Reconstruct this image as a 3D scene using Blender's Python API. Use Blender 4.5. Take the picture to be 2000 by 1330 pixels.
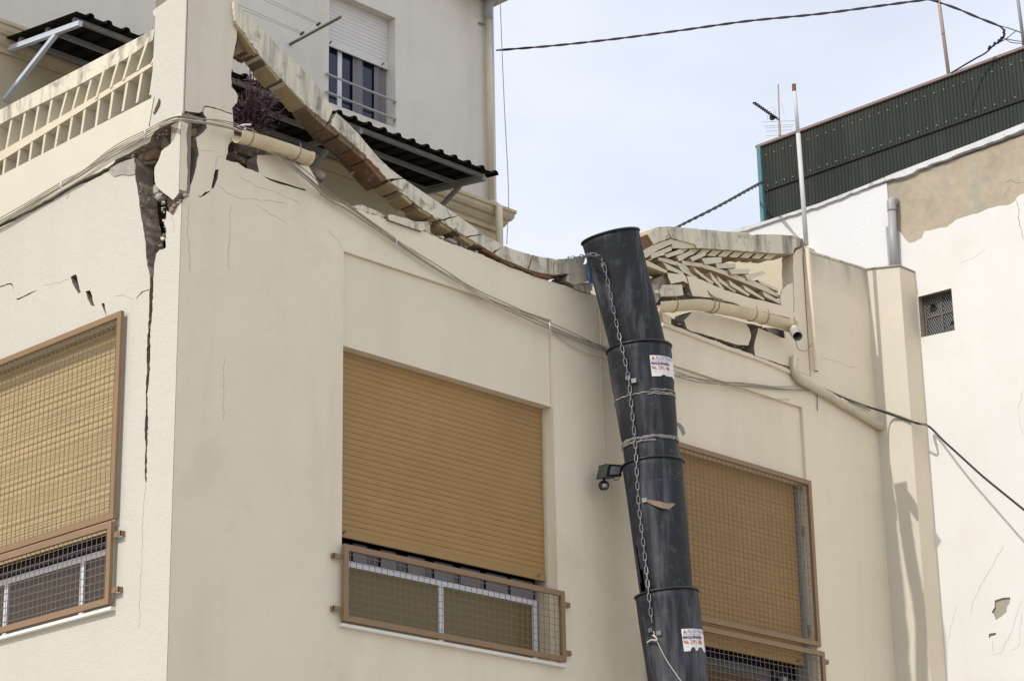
import bpy, bmesh, math, random
from mathutils import Vector, Matrix, noise
from mathutils.geometry import tessellate_polygon
from mathutils.bvhtree import BVHTree
random.seed(7)
scene = bpy.context.scene
for o in list(bpy.data.objects): bpy.data.objects.remove(o)
COL = scene.collection

# ------------------------------------------------------------------ camera
FPX = 4525.6
YAW, PIT, ROL = [math.radians(a) for a in (43.8016, 18.9353, -1.03936)]
cy, sy, cp, sp = math.cos(YAW), math.sin(YAW), math.cos(PIT), math.sin(PIT)
FW = Vector((cy*cp, sy*cp, sp)); _r = Vector((sy, -cy, 0)); _u = _r.cross(FW)
RT = math.cos(ROL)*_r + math.sin(ROL)*_u; UP = -math.sin(ROL)*_r + math.cos(ROL)*_u
CAM = Vector((-9.738, -12.695, 1.6))
def ray(x, y):
    return (FW*FPX + RT*(x-1000) - UP*(y-665)).normalized()
_d = ray(341, 850); _h = math.hypot(_d.x, _d.y)
CAM = Vector((-_d.x/_h*16.0, -_d.y/_h*16.0, 1.6))
cam = bpy.data.cameras.new('camera'); camo = bpy.data.objects.new('camera', cam); COL.objects.link(camo)
camo.matrix_world = Matrix.Translation(CAM) @ Matrix((RT, UP, -FW)).transposed().to_4x4()
cam.sensor_width = 36; cam.lens = FPX/2000*36; cam.clip_end = 2000; cam.clip_start = .1
scene.camera = camo

# ------------------------------------------------------------------ light
SUN_EL, SUN_DEV = math.radians(41), math.radians(2.7)
sd = Vector((math.cos(SUN_DEV)*math.cos(SUN_EL), -math.sin(SUN_DEV)*math.cos(SUN_EL), -math.sin(SUN_EL)))
sun = bpy.data.lights.new('sun', 'SUN'); sun.energy = 2.0; sun.angle = math.radians(.6); sun.color = (1, .95, .87)
suno = bpy.data.objects.new('sun', sun); COL.objects.link(suno)
suno.rotation_euler = sd.to_track_quat('-Z', 'Y').to_euler()
world = bpy.data.worlds.new('World'); scene.world = world; world.use_nodes = True
wn = world.node_tree; wn.nodes.clear()
out = wn.nodes.new('ShaderNodeOutputWorld'); bg = wn.nodes.new('ShaderNodeBackground')
sky = wn.nodes.new('ShaderNodeTexSky'); sky.sky_type = 'NISHITA'; sky.sun_disc = False
sky.sun_elevation = SUN_EL; sky.sun_rotation = math.radians(-90) + SUN_DEV
sky.air_density = 1.0; sky.dust_density = 2.2; sky.ozone_density = 1.0
tc = wn.nodes.new('ShaderNodeTexCoord'); mp = wn.nodes.new('ShaderNodeMapping'); mp.inputs['Scale'].default_value = (1, 1, 2.5)
nz = wn.nodes.new('ShaderNodeTexNoise'); nz.inputs['Scale'].default_value = 3.2; nz.inputs['Detail'].default_value = 7; nz.inputs['Roughness'].default_value = .5
cr = wn.nodes.new('ShaderNodeValToRGB'); cr.color_ramp.elements[0].position = .30; cr.color_ramp.elements[0].color = (.52, .52, .52, 1)
cr.color_ramp.elements[1].position = .72; cr.color_ramp.elements[1].color = (.92, .92, .92, 1)
mx = wn.nodes.new('ShaderNodeMix'); mx.data_type = 'RGBA'
CLOUD = 5.5
mx.inputs[7].default_value = (CLOUD*.965, CLOUD*.985, CLOUD*1.03, 1)
wn.links.new(tc.outputs['Generated'], mp.inputs['Vector']); wn.links.new(mp.outputs[0], nz.inputs['Vector'])
wn.links.new(nz.outputs[0], cr.inputs[0]); wn.links.new(cr.outputs[0], mx.inputs[0])
wn.links.new(sky.outputs[0], mx.inputs[6]); wn.links.new(mx.outputs[2], bg.inputs[0])
bg.inputs[1].default_value = .15
wn.links.new(bg.outputs[0], out.inputs[0])
scene.view_settings.view_transform = 'Standard'; scene.view_settings.look = 'None'
scene.view_settings.exposure = .42; scene.view_settings.gamma = 1
scene.view_settings.use_curve_mapping = False
scene.render.engine = 'CYCLES'
scene.cycles.max_bounces = 8; scene.cycles.diffuse_bounces = 5

# ------------------------------------------------------------------ helpers
AX = {'X': 0, 'Y': 1, 'Z': 2}
def P(x, y, a, v):
    d = ray(x, y); i = AX[a]; return CAM + d*((v-CAM[i])/d[i])
def PD(x, y, dist): return CAM + ray(x, y)*dist
def PP(x, y, co, n):
    d = ray(x, y); return CAM + d*((co-CAM).dot(n)/d.dot(n))
def proj(p):
    q = Vector(p)-CAM; w = q.dot(FW); return 1000+FPX*q.dot(RT)/w, 665-FPX*q.dot(UP)/w

def thing(name, label, cat, loc, group=None):
    o = bpy.data.objects.new(name, None); o.empty_display_size = .2; COL.objects.link(o)
    o.location = loc; o['label'] = label; o['category'] = cat
    if group: o['group'] = group
    return o
def tag(o, label, cat, group=None):
    o['label'] = label; o['category'] = cat
    if group: o['group'] = group
    return o
def wloc(o):
    v = Vector(o.location)
    while o.parent: o = o.parent; v += Vector(o.location)
    return v
def mk(name, verts, faces, mat, parent=None, smooth=False, mats=None, idx=None, recalc=True):
    vs = [Vector(v) for v in verts]
    lo = Vector([min(v[i] for v in vs) for i in range(3)]); hi = Vector([max(v[i] for v in vs) for i in range(3)])
    c = (lo+hi)/2
    me = bpy.data.meshes.new(name); me.from_pydata([v-c for v in vs], [], faces)
    for m in (mats or [mat]): me.materials.append(m)
    if idx:
        for p, i in zip(me.polygons, idx): p.material_index = i
    if recalc:
        bm = bmesh.new(); bm.from_mesh(me); bmesh.ops.recalc_face_normals(bm, faces=bm.faces); bm.to_mesh(me); bm.free()
    if smooth:
        for p in me.polygons: p.use_smooth = True
    o = bpy.data.objects.new(name, me); COL.objects.link(o)
    if parent: o.parent = parent; o.location = c - wloc(parent)
    else: o.location = c
    return o
class MB:
    def __init__(s): s.v = []; s.f = []; s.m = []
    def add(s, v, f, m=0):
        n = len(s.v); s.v += [Vector(a) for a in v]; s.f += [tuple(n+i for i in g) for g in f]; s.m += [m]*len(f)
    def box(s, a, b, m=0):
        x0, y0, z0 = a; x1, y1, z1 = b
        s.add([(x0,y0,z0),(x1,y0,z0),(x1,y1,z0),(x0,y1,z0),(x0,y0,z1),(x1,y0,z1),(x1,y1,z1),(x0,y1,z1)],
              [(0,3,2,1),(4,5,6,7),(0,1,5,4),(1,2,6,5),(2,3,7,6),(3,0,4,7)], m)
    def bar(s, a, b, w, h, up=(0,0,1), m=0):
        a, b = Vector(a), Vector(b); d = (b-a).normalized(); u = Vector(up)
        sd_ = d.cross(u)
        if sd_.length < 1e-4: sd_ = d.cross(Vector((0,1,0)))
        sd_.normalize(); u = sd_.cross(d).normalized()
        vs = []
        for p in (a, b):
            for i, j in ((-1,-1),(1,-1),(1,1),(-1,1)): vs.append(p + sd_*(i*w/2) + u*(j*h/2))
        s.add(vs, [(0,3,2,1),(4,5,6,7),(0,1,5,4),(1,2,6,5),(2,3,7,6),(3,0,4,7)], m)
    def tube(s, pts, r, n=8, closed=False, caps=True, m=0, rr=None):
        pts = [Vector(p) for p in pts]; N = len(pts); rings = []
        prev = None
        for i, p in enumerate(pts):
            if closed: t = pts[(i+1) % N]-pts[i-1]
            else: t = pts[min(i+1, N-1)]-pts[max(i-1, 0)]
            if t.length < 1e-9: t = Vector((0, 0, 1))
            t.normalize()
            if prev is None:
                prev = t.orthogonal().normalized()
            prev = (prev - t*prev.dot(t))
            if prev.length < 1e-6: prev = t.orthogonal()
            prev.normalize(); b = t.cross(prev); R = rr[i] if rr else r
            rings.append([p + (prev*math.cos(2*math.pi*k/n) + b*math.sin(2*math.pi*k/n))*R for k in range(n)])
        vs = [v for r_ in rings for v in r_]; fs = []
        for i in range(N if closed else N-1):
            j = (i+1) % N
            for k in range(n): fs.append((i*n+k, i*n+(k+1) % n, j*n+(k+1) % n, j*n+k))
        if caps and not closed: fs += [tuple(range(n))[::-1], tuple((N-1)*n+k for k in range(n))]
        s.add(vs, fs, m)
    def build(s, name, mat, parent=None, smooth=False, mats=None, recalc=True):
        return mk(name, s.v, s.f, mat, parent, smooth, mats, s.m if mats else None, recalc)

def rg(pts, amp=1.2, step=7, seed=1):
    """roughen a broken edge: subdivide the open polyline and jitter it"""
    r = random.Random(seed); o = [pts[0]]
    for a, b in zip(pts[:-1], pts[1:]):
        n = max(1, int(math.hypot(b[0]-a[0], b[1]-a[1])/step))
        for k in range(1, n+1):
            t = k/n; j = amp if k < n else amp*.35
            o.append((a[0]+(b[0]-a[0])*t+r.uniform(-j, j), a[1]+(b[1]-a[1])*t+r.uniform(-j, j)))
    o[-1] = pts[-1]
    return o
def uvs(pts, a, v):
    """image outline -> real outline on the wall plane"""
    o = []
    for p in pts:
        if len(p) == 3: o.append((p[0], p[1])); continue      # already metres
        q = P(p[0], p[1], a, v); o.append((q.y if a == 'X' else q.x, q.z))
    return o
def slab(name, outer, a, v, th, mat, side=None, parent=None, holes=(), clean=()):
    """outline on plane a=v extruded by th away from the viewer; last material on the broken sides"""
    loops = [outer] + list(holes)
    loops = [uvs(l, a, v) for l in loops]
    tri = tessellate_polygon([[Vector((p[0], p[1], 0)) for p in l] for l in loops])
    flat = [p for l in loops for p in l]; n = len(flat)
    def co(p, k):
        d = v + k
        return (d, p[0], p[1]) if a == 'X' else (p[0], d, p[1])
    vs = [co(p, 0) for p in flat] + [co(p, th) for p in flat]
    fs = [tuple(t) for t in tri] + [tuple(i+n for i in t[::-1]) for t in tri]; idx = [0]*len(tri) + [1]*len(tri)
    s = 0
    for li, l in enumerate(loops):
        m = len(l)
        for i in range(m):
            j = (i+1) % m; fs.append((s+i, s+j, s+j+n, s+i+n)); idx.append(0 if li in clean else 1)
        s += m
    return mk(name, vs, fs, None, parent, False, [mat, side or mat], idx)

# ------------------------------------------------------------------ materials
def N(nt, t, **k):
    n = nt.nodes.new(t)
    for a, b in k.items():
        if hasattr(n, a): setattr(n, a, b)
    return n
def mat(name, col, rough=.85, bump=None, var=None, streak=None, blot=None, metal=0, grain=None, spec=.3, bump2=None, ztop=None):
    """bump=(scale, dist) var=(scale, amount) streak=(colour, amount, zscale) blot=(colour, scale, threshold, amount) grain=(axis scale vec, amount)"""
    m = bpy.data.materials.new(name); m.use_nodes = True; nt = m.node_tree
    b = nt.nodes['Principled BSDF']; b.inputs['Roughness'].default_value = rough; b.inputs['Metallic'].default_value = metal
    b.inputs['Specular IOR Level'].default_value = spec
    geo = N(nt, 'ShaderNodeNewGeometry'); pos = geo.outputs['Position']
    rgb = N(nt, 'ShaderNodeRGB'); rgb.outputs[0].default_value = (*col, 1); cur = rgb.outputs[0]
    def nz_(scale, detail=4, sc=None, rough_=.55):
        src = pos
        if sc:
            mp_ = N(nt, 'ShaderNodeMapping'); mp_.inputs['Scale'].default_value = sc; nt.links.new(pos, mp_.inputs[0]); src = mp_.outputs[0]
        n = N(nt, 'ShaderNodeTexNoise'); n.inputs['Scale'].default_value = scale; n.inputs['Detail'].default_value = detail
        n.inputs['Roughness'].default_value = rough_; nt.links.new(src, n.inputs['Vector']); return n.outputs[0]
    def ramp(v, a, bb):
        r = N(nt, 'ShaderNodeMapRange'); r.inputs[1].default_value = a; r.inputs[2].default_value = bb; nt.links.new(v, r.inputs[0]); return r.outputs[0]
    def mixc(f, c, amt, mode='MIX'):
        nonlocal cur
        x = N(nt, 'ShaderNodeMix'); x.data_type = 'RGBA'; x.blend_type = mode
        mm = N(nt, 'ShaderNodeMath'); mm.operation = 'MULTIPLY'; mm.inputs[1].default_value = amt; nt.links.new(f, mm.inputs[0])
        nt.links.new(mm.outputs[0], x.inputs[0]); nt.links.new(cur, x.inputs[6]); x.inputs[7].default_value = (*c, 1); cur = x.outputs[2]
    if var:
        mixc(ramp(nz_(var[0], 5), .35, .7), tuple(c*.72 for c in col), var[1])
        mixc(ramp(nz_(var[0]*4.3, 4), .4, .75), tuple(min(1, c*1.2) for c in col), var[1]*.5)
    if blot: mixc(ramp(nz_(blot[1], 6, rough_=.6), blot[2], blot[2]+.12), blot[0], blot[3])
    if streak: mixc(ramp(nz_(streak[2] if len(streak) > 2 else 5, 6, (1, 1, .12), .65), .49, .68), streak[0], streak[1])
    if grain: mixc(ramp(nz_(1, 3, grain[0]), .35, .7), tuple(c*.6 for c in col), grain[1])
    if ztop:
        sx = N(nt, 'ShaderNodeSeparateXYZ'); nt.links.new(pos, sx.inputs[0])
        m1 = N(nt, 'ShaderNodeMath'); m1.operation = 'MULTIPLY'; nt.links.new(ramp(sx.outputs[2], ztop[0], ztop[1]), m1.inputs[0]); nt.links.new(ramp(nz_(5, 6, (1, 1, .15), .65), .36, .68), m1.inputs[1])
        mixc(m1.outputs[0], ztop[2], ztop[3])
    nt.links.new(cur, b.inputs['Base Color'])
    if bump:
        bp = N(nt, 'ShaderNodeBump'); bp.inputs['Strength'].default_value = 1; bp.inputs['Distance'].default_value = bump[1]
        nt.links.new(nz_(bump[0], 5), bp.inputs['Height'])
        if bump2:
            b2 = N(nt, 'ShaderNodeBump'); b2.inputs['Strength'].default_value = 1; b2.inputs['Distance'].default_value = bump2[1]
            nt.links.new(nz_(bump2[0], 3), b2.inputs['Height']); nt.links.new(bp.outputs[0], b2.inputs['Normal']); nt.links.new(b2.outputs[0], b.inputs['Normal'])
        else: nt.links.new(bp.outputs[0], b.inputs['Normal'])
    return m
CREAM = (.60, .535, .42)
M = dict(
 front=mat('cream_paint_brightened', (.75, .67, .535), .9, (60, .0022), (.9, .22), ((.50, .43, .31), .20, 2.2), blot=((.52, .44, .29), 1.4, .56, .22), bump2=(4, .008), ztop=(9.45, 9.9, (.17, .16, .13), .75)),  # same paint as the sunlit wall, colour lightened to lift the shaded side
 pillar=mat('pillar_cream_render', (.66, .60, .50), .9, (48, .005), (1.4, .2), ((.50, .44, .35), .3, 3), bump2=(9, .004)),
 left=mat('rough_cream_render_dimmed', (.54, .515, .455), .9, (75, .0055), (1.1, .12), ((.46, .42, .34), .15, 2), bump2=(14, .004)),  # same paint as the shaded wall, rougher, colour darkened to offset the sun
 panel=mat('smooth_cream_panel', (.73, .645, .51), .9, (70, .001), (.8, .18), ((.50, .43, .30), .2, 1.6), bump2=(3, .008)),
 pale=mat('pale_cream', (.60, .56, .475), .85, (50, .003), (2, .18)),
 coping=mat('weathered_coping', (.66, .61, .50), .9, (45, .006), (3, .25), ((.10, .098, .082), .8, 7), blot=((.17, .16, .125), 8, .55, .6)),
 slat=mat('cream_cast_slat', (.62, .565, .44), .88, (50, .004), (5, .25), blot=((.35, .28, .18), 7, .62, .4)),
 under=mat('yellowed_plaster', (.44, .345, .20), .9, (40, .005), (6, .35), blot=((.25, .16, .09), 8, .6, .6)),
 raw=mat('raw_mortar', (.235, .195, .155), .95, (30, .007), (9, .5), blot=((.36, .32, .28), 12, .52, .7), bump2=(8, .012)),
 rawlight=mat('grey_mortar', (.36, .335, .30), .95, (30, .012), (9, .4), blot=((.22, .19, .16), 12, .55, .7)),
 brick=mat('broken_brick', (.19, .13, .085), .92, (35, .008), (8, .5), blot=((.36, .27, .19), 10, .58, .6)),
 brickred=mat('red_brick', (.19, .105, .062), .92, (35, .006), (8, .5), blot=((.42, .33, .25), 10, .58, .6)),
 rubble=mat('dark_rubble', (.105, .078, .055), .97, (25, .02), (9, .6), blot=((.22, .175, .13), 13, .52, .7), bump2=(8, .03)),
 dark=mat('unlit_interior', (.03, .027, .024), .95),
 grey=mat('grey_stucco', (.66, .62, .56), .92, (60, .003), (1.2, .22), ((.40, .36, .30), .2, 3), bump2=(3, .01)),
 beige=mat('beige_wall', (.50, .435, .31), .9, (50, .003), (1.5, .2)),
 cornice=mat('yellow_cornice', (.52, .44, .30), .9, (40, .004), (5, .35), blot=((.25, .20, .12), 8, .6, .4)),
 white=mat('white_wall', (.695, .69, .67), .9, (45, .0012), (1.2, .12), blot=((.60, .55, .46), 1.3, .57, .22), bump2=(3, .004), streak=((.55, .50, .42), .10, 2.5)),
 whiter=mat('bright_white_wall', (.71, .715, .73), .85, (30, .003), (2, .05)),
 tan=mat('tan_render', (.43, .37, .285), .95, (25, .004), (2.4, .8), blot=((.33, .32, .28), 3.2, .50, .75), bump2=(5, .012)),
 scrape=mat('grey_brown_patch', (.30, .25, .21), .95, (20, .006), (8, .4)),
 capping=mat('white_capping', (.62, .63, .66), .8, (30, .006), (6, .4), blot=((.32, .31, .29), 9, .58, .7)),
 green=mat('green_sheet', (.019, .024, .018), .6, None, (2, .35), ((.05, .055, .045), .4, 3)),
 redtrim=mat('red_trim', (.26, .18, .165), .6, None, (8, .4)),
 teal=mat('teal_trim', (.10, .22, .24), .5, None, (8, .3)),
 screw=mat('pale_screw_cap', (.40, .42, .37), .5),
 shutter=mat('wood_effect_slat', (.365, .226, .092), .6, None, (1.6, .35), grain=((2, 2, 60), .25), spec=.3),
 shutterpale=mat('sunlit_tone_slat', (.47, .36, .20), .6, None, (3, .22), grain=((2, 2, 60), .2), spec=.3),  # lit copy of the wood slat: sunlight lightened into its colour
 shutterbar=mat('shutter_bar', (.33, .21, .085), .5, None, (5, .3)),
 shutterwhite=mat('white_shutter_slat', (.62, .60, .58), .55, None, (3, .15)),
 brown=mat('brown_painted_steel', (.25, .158, .088), .5, (80, .0008), (7, .3), blot=((.36, .11, .04), 14, .68, .6), spec=.4),
 wire=mat('brown_wire', (.22, .168, .11), .5, None, (9, .4)),
 alu=mat('white_window_frame', (.66, .67, .72), .45, None, (6, .12)),
 sill=mat('white_sill', (.76, .74, .69), .8, (40, .004), (7, .3)),
 gutter=mat('cream_gutter', (.60, .51, .34), .5, None, (5, .35), ((.40, .30, .16), .4, 5), spec=.5),
 pipe=mat('cream_pipe', (.55, .49, .37), .6, None, (6, .35), blot=((.25, .21, .15), 10, .6, .5)),
 strap=mat('rusty_strap', (.26, .20, .14), .6, None, (20, .6)),
 chute=mat('black_plastic', (.019, .021, .027), .6, (25, .0012), (4, .5), ((.12, .125, .15), .8, 6), blot=((.13, .135, .155), 11, .57, .22), spec=.25),
 rim=mat('black_rim', (.018, .019, .022), .42, None, (9, .4), spec=.5),
 steel=mat('galvanised_steel', (.29, .30, .31), .38, None, (30, .3), metal=.75),
 greysteel=mat('grey_steel', (.26, .27, .28), .55, None, (8, .35), blot=((.22, .12, .06), 12, .7, .6)),
 bluesteel=mat('pale_painted_steel', (.56, .62, .70), .5, None, (8, .25), blot=((.36, .17, .08), 9, .7, .8)),
 canopy=mat('dark_canopy_sheet', (.017, .0155, .014), .85, None, (4, .4), spec=.1),
 cable=mat('black_cable', (.03, .03, .032), .6),
 greycable=mat('dusty_cable', (.30, .27, .22), .8, None, (25, .6)),
 palecable=mat('painted_cable', (.52, .46, .34), .8, None, (25, .5)),
 cord=mat('cream_cord', (.55, .5, .38), .8),
 pvc=mat('grey_pvc', (.34, .34, .345), .45, None, (4, .2), spec=.5),
 pole=mat('weathered_white_pole', (.56, .57, .56), .5, None, (6, .3), blot=((.42, .28, .12), 6, .66, .6)),
 rust=mat('rusty_pole', (.42, .34, .29), .8, None, (8, .5), blot=((.25, .11, .06), 10, .6, .7)),
 rustcap=mat('rust', (.20, .09, .04), .8, None, (20, .5)),
 sticker=mat('white_sticker', (.72, .72, .72), .45, None, (12, .2)),
 stickred=mat('red_print', (.55, .10, .05), .5), stickblue=mat('navy_print', (.03, .05, .16), .5),
 stickgrey=mat('grey_blue_print', (.16, .22, .36), .5),
 tape=mat('torn_tape', (.21, .205, .20), .6, (40, .004), (20, .5)),
 ropem=mat('beige_rope', (.50, .46, .38), .85, (60, .004), (20, .4)),
 tapebrown=mat('brown_strip', (.26, .19, .14), .6, None, (20, .4)),
 blue=mat('blue_cloth', (.04, .14, .42), .7, (20, .01), (12, .5)),
 blacklamp=mat('black_lamp_plastic', (.018, .018, .017), .4, spec=.5),
 lens=mat('milky_lens', (.24, .23, .26), .3), plant=mat('purple_leaf', (.045, .012, .028), .6, None, (12, .6)),
 twig=mat('dark_twig', (.07, .04, .035), .9), olive=mat('olive_blind', (.13, .098, .038), .8, None, (2.5, .5)),
 orange=mat('orange_object', (.30, .075, .02), .8), curtain=mat('grey_curtain', (.19, .185, .20), .9, None, (4, .4)),
 asphalt=mat('asphalt', (.12, .118, .112), .95, (30, .01), (3, .4)),
 pave=mat('pale_paving', (.46, .43, .38), .95, (20, .005), (1, .3)),
 creamwall=mat('yellow_cream_paint', (.56, .50, .38), .9, (50, .002), (2, .15)),
 windowgrey=mat('dull_brown_steel', (.13, .11, .10), .6, None, (9, .4)),
 brownwood=mat('dark_brown_wood', (.085, .045, .025), .6, None, (4, .4)), hairline=mat('fine_crack_edge', (.33, .29, .23), .95),
 foil=mat('crumpled_plastic', (.45, .45, .45), .3, (15, .05), (9, .5), metal=.3),
)
def glass(name, col, rough=.08):
    m = bpy.data.materials.new(name); m.use_nodes = True; b = m.node_tree.nodes['Principled BSDF']
    b.inputs['Base Color'].default_value = (*col, 1); b.inputs['Roughness'].default_value = rough; b.inputs['Specular IOR Level'].default_value = .5
    return m
M['panebrown'] = glass('brownish_pane', (.045, .033, .024), .3); M['glass'] = glass('dark_window_glass', (.012, .016, .035)); M['glassolive'] = glass('olive_tinted_pane', (.135, .10, .035), .35)

# ------------------------------------------------------------------ ground
g = MB(); g.add([(-400,-400,0),(400,-400,0),(400,400,0),(-400,400,0)], [(0,1,2,3)])
o = g.build('ground', M['pave']); o['kind'] = 'structure'
g = MB(); g.add([(-40,-9,.004),(60,-9,.004),(60,-2.2,.004),(-40,-2.2,.004)], [(0,1,2,3)])
o = g.build('road', M['asphalt']); o['kind'] = 'structure'
g = MB(); g.box((-1.6,-2.2,-.1), (8.5,-.01,.13)); g.box((-1.6,-.01,-.1), (-.01,9,.13))
o = g.build('pavement', M['pave']); o['kind'] = 'structure'

# ------------------------------------------------------------------ the cracked house
house = thing('cracked_house', 'cream rendered corner house with a split corner and wide cracks, its roof terrace edge collapsed', 'house', (0, 0, 0))
E_ = .004
MBZ = 0
def czl(y): return (E_, P(355, y, 'X', 0).z, 'm')       # corner edge on the sunlit wall
def czf(y): return (.002, P(355, y, 'Y', 0).z, 'm')     # corner edge on the shaded wall
m_ = lambda a, b: (a, b, 'm')
# sunlit wall (plane X=0): outline with the great crack as a notch
crack_R = [(353,392),(343,415),(339,421.5),(325,412),(324,426),(320,436),(325,451),(323,469),(324,484),(311,489),(304,500),(301,520),(299,545),(298.5,575),(298,600),(294,640),(293,700),(291.5,740),(288,765),(289,830),(287,880),(286.5,915),(286,942)]
crack_L = [(284,940),(282.5,905),(284.5,880),(282,840),(285,790),(285,750),(287,720),(286.5,690),(289.5,640),(291.5,600),(292,570),(293,550),(291,530),(288,520),(285,490),(282,456),(277,430),(274,410),(269,377),(267,360),(264,346),(265,323),(262,309)]
wall_top = [(262,309),(240,316),(216,327),(212,335),(180,352),(150,364),(110,388),(75,407),(30,430),(0,444)]
left_out = [m_(E_, 0), czl(391)] + rg(crack_R, 1.1, 6, 3) + rg(crack_L, .9, 7, 4) + rg(wall_top[1:], 1.0, 9, 5) + [m_(8.5, 8.62), m_(8.5, 0)]
win_l = [m_(.67,5.22), m_(.67,7.44), m_(3.15,7.44), m_(3.15,5.22)]
crk = lambda pts, amp=.6, st=5, sd_=1: rg(pts + [pts[0]], amp, st, sd_)[:-1]
cracks_l = [win_l,
  crk([(138,541),(144,537),(149,536),(152,550),(156,566),(158,571),(153,573),(146,562),(141,552)], .6, 5, 2),
  crk([(167,569),(176,567),(180,578),(183,594),(185,598),(178,597),(171,583)], .6, 5, 3),
  crk([(198,593),(204,592),(206,606),(208,618),(203,606)], .5, 5, 4),
  crk([(0,559),(8,557),(14,554),(21,553),(25,556),(26.5,568),(24,558),(20,555.5),(13,557),(0,561.5)], .3, 6, 5),
  crk([(31,584),(45,579),(58,572),(68,568),(74,566.5),(66,570.5),(52,578),(35,586)], .3, 6, 6),
  crk([(291,567),(279,571),(270,580),(265,586),(268,580),(277,569.5),(291,565)], .3, 6, 7)]
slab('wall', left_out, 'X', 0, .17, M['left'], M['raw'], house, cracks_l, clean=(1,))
# chipped grey plaster at the top of the wall beside the crack
slab('plaster_patch', rg([(212,336),(217,327),(240,316),(262,309),(264,340),(250,343),(236,341),(222,345),(212,336)], .8, 6, 9)[:-1], 'X', -.008, .006, M['rawlight'], M['rawlight'], house)
# corner sliver standing between the two cracks: one solid seen from both sides
fr = MB()
frL = rg([(351,232),(347,250),(343,266),(333,282),(315,295),(310,313),(302,328),(302,354),(305,364),(318,376),(325,381),(338,391),(354.5,370)], .8, 7, 11)
frR = rg([(368,243),(364,262),(366,290),(365,313),(367,335),(364,374)], .5, 9, 12)
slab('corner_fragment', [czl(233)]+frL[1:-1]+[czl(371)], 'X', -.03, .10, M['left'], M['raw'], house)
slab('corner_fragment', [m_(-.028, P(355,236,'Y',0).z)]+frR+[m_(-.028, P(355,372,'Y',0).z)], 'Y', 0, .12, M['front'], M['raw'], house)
# rubble chunk wedged in the crack
def rock(name, c, r, mt, parent, seed, sq=(1,1,1), sub=2, amp=.35):
    bm = bmesh.new(); bmesh.ops.create_icosphere(bm, subdivisions=sub, radius=1)
    rn = random.Random(seed); off = Vector((rn.random()*50, rn.random()*50, rn.random()*50))
    for v in bm.verts:
        k = 1+amp*noise.noise(v.co*1.3+off)*1.6+amp*.4*noise.noise(v.co*4+off)
        q = v.co*k
        v.co = Vector([max(-.72, min(.72, q[i])) for i in range(3)])
        v.co = Vector((v.co.x*sq[0], v.co.y*sq[1], v.co.z*sq[2]))*r + Vector(c)
    vs = [v.co.copy() for v in bm.verts]; fs = [tuple(v.index for v in f.verts) for f in bm.faces]; bm.free()
    return mk(name, vs, fs, mt, parent)
rock('mortar_chunk', P(314,373,'X',.05), .07, M['rawlight'], house, 5, (1,.8,.8))
rock('mortar_chunk', P(316,385,'X',.04), .05, M['rawlight'], house, 6, (1,1.2,.7))
# brick and mortar core seen through the break under the parapet
for i, (x, y, r) in enumerate([(236,318,.09),(256,305,.10),(276,298,.11),(296,288,.12),(312,276,.12),(327,262,.13),(338,250,.11),(290,310,.12),(275,312,.10),(303,302,.09),(320,285,.10),(345,240,.09),(300,275,.10),(246,320,.08)]):
    rock('core_rubble', P(x, y, 'X', .13+.02*(i % 3)), r*1.15, M['raw'] if i % 3 else M['brick'], house, 20+i, (1, 1.5, .8))
# crumbs of mortar along the broken edges
rc = random.Random(31)
def crumbs(pts, a, v, n, spread, mats, rmin=.008, rmax=.026):
    for k in range(n):
        x, y = interp(pts, rc.random()); c = P(x+rc.uniform(-spread, spread), y+rc.uniform(-spread, spread), a, v+rc.uniform(-.005, .03))
        rock('mortar_crumb', c, rc.uniform(rmin, rmax), M[rc.choice(mats)], house, 500+k, (1, 1, rc.uniform(.5, 1)), 1, .5)
def interp(poly, t):
    L = [0]
    for a, b in zip(poly[:-1], poly[1:]): L.append(L[-1]+math.hypot(b[0]-a[0], b[1]-a[1]))
    s = t*L[-1]
    for i in range(len(poly)-1):
        if s <= L[i+1] or i == len(poly)-2:
            k = (s-L[i])/(L[i+1]-L[i]); return (poly[i][0]+(poly[i+1][0]-poly[i][0])*k, poly[i][1]+(poly[i+1][1]-poly[i][1])*k)
crumbs([(226,318),(262,300),(300,275),(345,236)], 'X', .02, 34, 7, ['raw','rawlight','brick','pale'])
crumbs([(303,350),(320,400),(322,470),(306,498)], 'X', .03, 22, 3, ['raw','rawlight','pale'])
crumbs([(265,320),(282,440),(290,520)], 'X', .02, 12, 2, ['raw','rawlight'])
crumbs([(372,375),(384,320),(386,270),(400,250)], 'Y', .03, 22, 3, ['raw','rawlight','pale'])
crumbs([(335,415),(350,395),(366,378)], 'X', -.01, 10, 3, ['raw','rawlight'])
crumbs([(446,300),(500,325),(560,310),(615,340)], 'Y', .04, 26, 5, ['raw','rawlight','rubble','brick'])
# parapet band of the sunlit side
par_out = [(300.5,189.5), m_(.412, P(353,222,'X',0).z), m_(E_, P(354,222,'X',0).z), czl(229)] + rg([(350,230),(327,241),(313,247),(297,264),(293,278),(263,293),(240,305),(226,312),(222,319),(210,328),(180,342),(150,357),(110,381),(56,411),(0,437)], .9, 8, 13)[1:] + [m_(8.5,8.66), m_(8.5,9.03)]
par_dark = [crk([(308,186),(313,190),(311,203),(306,214),(299,226),(298,222),(303,210),(307,199)], .5, 5, 14)]
par_dark = [crk([(310,192),(312.5,197),(311,206),(306,216),(300,224),(299,221),(303,211),(308,200)], .4, 5, 14)]
slab('parapet', [q for q in par_out], 'X', -.022, .20, M['pale'], M['raw'], house)
slab('crack_shade_sliver', par_dark[0], 'X', -.0245, .003, M['rubble'], M['rubble'], house)  # dark sliver laid on the parapet, painting the shade inside the crack
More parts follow.
